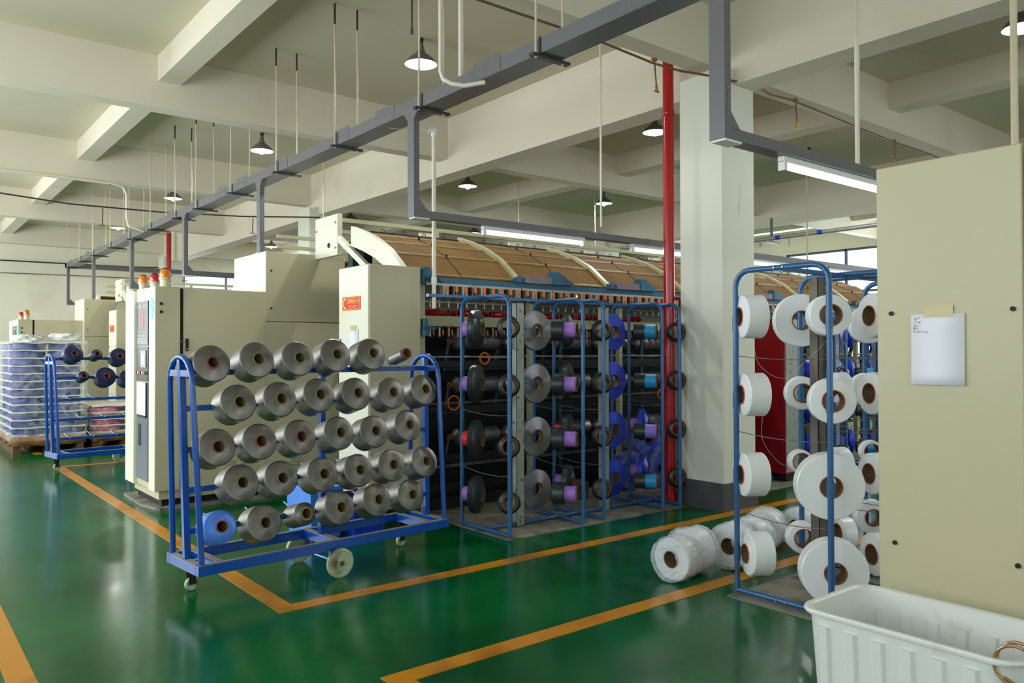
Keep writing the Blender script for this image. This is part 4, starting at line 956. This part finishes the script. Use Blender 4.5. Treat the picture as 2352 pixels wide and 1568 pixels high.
for y, a in ((2.62, 1), (5.755, 1), (9.2, 0), (12.15, 1), (15.3, 1), (18.5, 0), (21.35, 1)): drop(y, a)
# cross run at the far end of the tray
MB().box(3.52, 14, 21.4, 21.6, 3.585, 3.69).build('cross_trunking', PL['tray'], t)
MB().tube([(3.63, 8.0, 3.69), (3.63, 8.1, 3.75), (3.63, 8.9, 3.72)], .012).build('loose_cable', PL['dwire'], t)
tl0 = None
names = {2.62: 'above the right creel', 5.755: 'above the middle creel', 12.15: 'on the arm behind the tall cabinet', 15.3: 'on the fourth arm', 21.35: 'on the farthest arm'}
for ya in (2.62, 5.755, 12.15, 15.3, 21.35):
    for j in range(4):
        x = (4.12 if ya == 2.62 else 4.27)+j*1.96
        if x > 12: continue
        lb = 'white fluorescent tube light %s, %s from the tray' % (names[ya], ORD[j])
        if tl0 is None:
            t = thing('tube_light', lb, 'light', (x, ya, 2.66), 'fluorescent tube lights under the arms')
            MB().box(x, x+1.27, ya-.02, ya+.025, 2.652, 2.69).build('light_housing', PL['white'], t, bevel=.003)
            MB().box(x, x+.03, ya-.022, ya+.022, 2.605, 2.66).box(x+1.24, x+1.27, ya-.022, ya+.022, 2.605, 2.66).build('lamp_holder', PL['white'], t)
            MB().tube([(x+.03, ya, 2.63), (x+1.24, ya, 2.63)], .0155, 12).build('glass_tube', PL['tubeglow'], t); tl0 = t
        else:
            c = copy_tree(tl0); c.location = (x, ya, 2.66); c['label'] = lb

# ------------------------------------------------------------------ ceiling lamps
lp0 = None
LAMPS = [(4.64, 7.38, 'largest and nearest ceiling lamp, above the middle of the grey tray'), (4.69, 12.12, 'ceiling lamp above the tray, second along the aisle'), (4.72, 17.0, 'ceiling lamp above the tray, third along the aisle'), (4.75, 21.9, 'tiny ceiling lamp at the far end of the aisle'),
 (8.74, 2.9, 'ceiling lamp cut off by the upper right picture edge'), (8.74, 7.6, 'ceiling lamp left of the red standpipe top'), (8.78, 12.3, 'ceiling lamp left of the long hanging pipe, below the big beam'), (8.83, 17.2, 'small ceiling lamp above the end plate of the machine'), (9.2, 23.0, 'tiny ceiling lamp right of the drop trunk'),
 (12.1, 11.95, 'ceiling lamp beside the long thin hanging pipe'), (12.4, 17.1, 'small ceiling lamp just over the light arm'), (12.3, 7.3, 'ceiling lamp behind the column bay, unlit side'), (16.3, 7.4, 'ceiling lamp seen through the bay right of the column'), (12.3, 2.6, 'ceiling lamp behind the right creel')]
for i, (x, y, lb) in enumerate(LAMPS):
    if lp0 is None:
        t = thing('ceiling_lamp', lb, 'lamp', (x, y, ZC), 'shaded lamps on the ceiling')
        T = Matrix.Translation((x, y, 0))
        MB().lathe([(0, ZC), (.03, ZC), (.03, ZC-.03), (.022, ZC-.06), (0, ZC-.06)], 16, T, False).build('ceiling_mount', PL['traydark'], t)
        MB().lathe([(0, 4.93), (.028, 4.93), (.035, 4.88), (.05, 4.83), (.05, 4.815), (0, 4.815)], 20, T, False).build('lamp_neck', PL['shade'], t)
        MB().lathe([(.05, 4.83), (.09, 4.80), (.14, 4.76), (.175, 4.715), (.18, 4.70), (.177, 4.70), (.172, 4.714), (.138, 4.756), (.09, 4.794), (.05, 4.822)], 32, T).build('lamp_shade', PL['shade'], t)
        MB().lathe([(.05, 4.819), (.09, 4.791), (.137, 4.753), (.170, 4.712)], 32, T, False).build('glowing_lining', PL['shadein'], t)
        MB().lathe([(0, 4.655), (.02, 4.658), (.034, 4.675), (.038, 4.70), (.03, 4.74), (.018, 4.78), (.018, 4.81)], 20, T, False).build('bulb', PL['bulb'], t)
        lp0 = t
    else:
        c = copy_tree(lp0); c.location = (x, y, ZC); c['label'] = lb
    light('lamp_light', 'SPOT', (x, y, 4.64), 110, (1, .99, .94), size=.05, spot_size=math.radians(160), spot_blend=.5)

# ------------------------------------------------------------------ pipes, wires, conduits
def single(name, mb, mat, lab, cat, grp=None): return tag(mb.build(name, PL[mat]), lab, cat, grp)
single('conduit_pipe', MB().tube([(3.3, 4.97, ZC), (3.3, 4.97, 3.66), (3.31, 4.95, 3.60), (3.35, 4.90, 3.56), (3.42, 4.83, 3.54), (3.53, 4.72, 3.56)], .017, 12), 'pvc', 'white curved conduit dropping from the ceiling into the grey tray', 'pipe')
single('conduit_pipe', MB().tube([(3.6, 5.13, ZC), (3.6, 5.13, 3.69)], .022, 12).tube([(3.6, 5.13, 3.72), (3.6, 5.13, 3.69)], .032, 12), 'pvc', 'straight white conduit dropping onto the grey tray, thickest of the drops', 'pipe')
t = thing('water_pipe', 'white plastic pipe running down in front of the brown covers', 'pipe', (4.02, 6.2, 1.9))
MB().tube([(3.62, 6.3, 3.6), (4.02, 6.17, 3.6)], .018, 12).build('horizontal_pipe', PL['pvc'], t)
MB().tube([(4.02, 6.17, 3.61), (4.02, 6.17, 1.95)], .02, 12).build('vertical_pipe', PL['pvc'], t)
MB().tube([(3.97, 6.186, 3.6), (4.03, 6.166, 3.6)], .027, 12).tube([(4.02, 6.17, 3.62), (4.02, 6.17, 3.55)], .027, 12).build('elbow_fitting', PL['white'], t)
MB().tube([(4.02, 6.17, 2.24), (4.02, 6.17, 2.18)], .026, 12).build('coupling', PL['white'], t)
single('hanging_pipe', MB().tube([(5.81, 5.78, ZC), (5.81, 5.78, 2.83)], .011, 8), 'pvc', 'thin white hanging pipe left of the red standpipe, above the light arm', 'pipe')
single('hanging_pipe', MB().tube([(5.0, 2.62, ZC), (5.0, 2.62, 2.74)], .015, 10), 'pvc', 'white hanging pipe in front of the right beam, above the large cabinet', 'pipe')
for i, (a, x0, nm) in enumerate(((((5.747, 12.150, 4.693)), 0, 'thin white hanger left of the machine end plate'), ((9.910, 12.150, 5.005), 0, 'thin white hanger right of the ceiling lamp below the beam'), ((12.023, 12.150, 4.982), 0, 'short thin hanger beside the far ceiling lamp'), ((11.731, 7.000, 5.327), 0, 'thin hanger right of the column'), ((4.300, 1.464, 3.145), 0, 'thick white hanger near the upper right corner'))):
    single('thin_hanger', MB().tube([(a[0], a[1], ZC), (a[0], a[1], 2.72 if i < 4 else 2.2)], .011 if i < 4 else .017, 8), 'rod', nm, 'rod', 'thin hangers over the machines')
# sprinkler line under the joist
t = thing('sprinkler_line', 'thin brown sprinkler pipe crossing under the joist to the right', 'pipe', (6, 5, 4.33))
MB().tube([(3.3, 5.04, 4.34), (5.0, 5.03, 4.335), (5.729, 5.000, 4.281), (5.866, 4.800, 4.185), (6.141, 4.660, 4.156), (6.551, 4.660, 4.190), (6.936, 4.700, 4.238), (7.357, 4.800, 4.255), (7.8, 4.84, 4.30), (10.5, 5.0, 4.31), (12.6, 5.04, 4.32)], .011, 8).build('line_pipe', PL['brassp'], t)
for x, y in ((5.77, 5.02), (7.93, 4.86), (10.5, 5.0)):
    n_ = MB().tube([(x, y, 4.33), (x+.03, y, 4.06)], .007, 8).build('drop_pipe', PL['brassp'], t)
    MB().tube([(x+.028, y, 4.09), (x+.034, y, 4.03)], .014, 8).box(x+.0, x+.065, y-.008, y+.008, 4.025, 4.035).box(x-.03, x+.03, y-.014, y+.014, 4.318, 4.344).build('brass_nozzle', PL['brassf'], n_)
a = (4.048, 6.600, 4.977); 
single('brown_drop', MB().tube([(a[0], a[1], ZC), (a[0], a[1], (4.048, 6.600, 4.670)[2])], .009, 8).tube([(a[0], a[1], (4.048, 6.600, 4.670)[2]+.03), (a[0], a[1], (4.048, 6.600, 4.645)[2])], .015, 8), 'brassp', 'brown drop pipe hanging left of the nearest ceiling lamp', 'pipe')
t = thing('sprinkler_line', 'thin dark line sagging across the aisle ceiling at left', 'pipe', (4, 11.9, 4.2))
MB().tube([(-2.9, 14.0, 4.32), (1.420, 14.000, 3.939), (2.342, 14.000, 3.882), (3.697, 14.000, 3.899), (5.092, 14.000, 3.972), (6.551, 14.000, 4.108)], .012, 8).build('line_pipe', PL['dwire'], t)
for q0, q1 in (((2.812, 14.000, 3.866), (2.806, 14.000, 3.593)), ((5.258, 14.000, 3.966), (5.250, 14.000, 3.691))):
    MB().tube([q0, q1], .01, 8).box(q1[0]-.05, q1[0]+.05, q1[1]-.01, q1[1]+.01, q1[2]-.012, q1[2]).build('drop_pipe', PL['brassp'], t)
single('wall_cable', MB().tube([(2.503, 24.600, 3.986), (4.016, 24.600, 3.997), (5.672, 24.600, 4.008), (7.241, 24.600, 4.071)], .018, 8), 'dwire', 'dark cable strung across the far wall, upper of two', 'cable', 'cables on the far wall')
single('wall_cable', MB().tube([(2.520, 24.750, 3.668), (4.362, 24.750, 3.694), (7.286, 24.750, 3.705)], .012, 8), 'wire', 'pale cable along the far wall, lower of two', 'cable', 'cables on the far wall')
single('beam_conduit', MB().tube([(-2.9, 14.37, 4.41), (1.456, 14.370, 4.357), (2.157, 14.370, 4.366), (3.055, 14.370, 4.352), (3.195, 14.370, 4.312), (3.249, 14.370, 4.187), (3.250, 14.370, 3.807), (3.284, 14.370, 3.664), (3.516, 14.370, 3.605)], .02, 10), 'pvc', 'cream conduit along the third joist bending down to the tray', 'pipe')
t = thing('sprinkler_main', 'grey steel sprinkler main with blue bands right of the column', 'pipe', (14, 8, 3.8))
MB().tube([(13.95, 4, 3.8), (13.95, 12, 3.8)], .04, 12).build('main_pipe', PL['galv'], t)
MB().tube([(13.95, 9.35, 3.8), (13.95, 9.35, 3.64)], .03).tube([(13.95, 8.7, 3.8), (13.95, 8.7, 3.6)], .02).build('tee_fitting', PL['galv'], t)
for y in (8.9, 8.0): MB().tube([(13.95, y, 3.8), (13.95, y+.1, 3.8)], .043, 12).build('blue_band', PL['crated'], t)
MB().tube([(13.95, 9.1, 4.2), (13.95, 9.1, 3.72)], .03, 8).box(13.7, 14.2, 9.07, 9.13, 3.70, 3.74).build('pipe_hanger', PL['tray'], t)

# ------------------------------------------------------------------ white bin
t = thing('white_bin', 'large white ribbed plastic bin in the lower right foreground', 'bin', (2.92, 1.25, 0))
def rrect(x0, x1, y0, y1, r, z, n=7):
    p = []
    for cx, cy, a0 in ((x1-r, y1-r, 0), (x0+r, y1-r, PI/2), (x0+r, y0+r, PI), (x1-r, y0+r, 3*PI/2)):
        for i in range(n): a = a0+PI/2*i/(n-1); p.append((cx+r*math.cos(a), cy+r*math.sin(a), z))
    return p
bx0, bx1, by0, by1, bz = 2.685, 3.165, .915, 1.66, .60
secs = [(.05, .07, 0), (.05, .07, .015), (0.02, .075, bz-.04), (.018, .075, bz-.018), (0, .085, bz-.018), (-.004, .088, bz-.009), (0, .085, bz), (.012, .08, bz+.002), (.024, .075, bz-.004), (.026, .07, bz-.04), (.056, .065, .02), (.056, .06, .018)]
mb = MB(); N = 28
for ins, r, z in secs: mb.v += [Vector(p) for p in rrect(bx0+ins, bx1-ins, by0+ins, by1-ins, r, z)]
for k in range(len(secs)-1):
    for j in range(N): mb.f.append((k*N+j, k*N+(j+1) % N, (k+1)*N+(j+1) % N, (k+1)*N+j))
mb.f.append(tuple(reversed(range(N)))); mb.f.append(tuple((len(secs)-1)*N+j for j in range(N)))
mb.build('bin_body', PL['bin'], t, angle=50)
rb = MB()
for i in range(6):
    y = by0+.12+i*.1
    for s, xo, xi in ((-1, bx0+.05, bx0+.0215), (1, bx1-.05, bx1-.0215)):
        rb.prism([(xo, y, .02), (xo+s*.012, y+.01, .02), (xo+s*.012, y+.04, .02), (xo, y+.05, .02)], (xi-xo, 0, bz-.075))
        rb.prism([(xo-s*.006, y, .03), (xo-s*.014, y+.008, .03), (xo-s*.014, y+.042, .03), (xo-s*.006, y+.05, .03)], ((xi-xo)*.95, 0, bz-.11))
for i in range(3):
    x = bx0+.11+i*.1
    for s, yo, yi in ((-1, by0+.05, by0+.0215), (1, by1-.05, by1-.0215)):
        rb.prism([(x, yo, .02), (x+.01, yo+s*.012, .02), (x+.04, yo+s*.012, .02), (x+.05, yo, .02)], (0, yi-yo, bz-.075))
rb.build('wall_ribs', PL['bin'], t)
for i in range(2):
    tag(MB().ring(Vector((2.700, 0.931, 0.590))+Vector((.022*i, -.004*i, .002*i)), .062+.004*i, .0055, 'x', 36, 8).build('brown_hoop', PL['brass']), 'brown plastic hoop hooked over the rim of the white bin, %s one' % ('left' if i == 0 else 'right'), 'hoop', 'hoops on the bin rim')
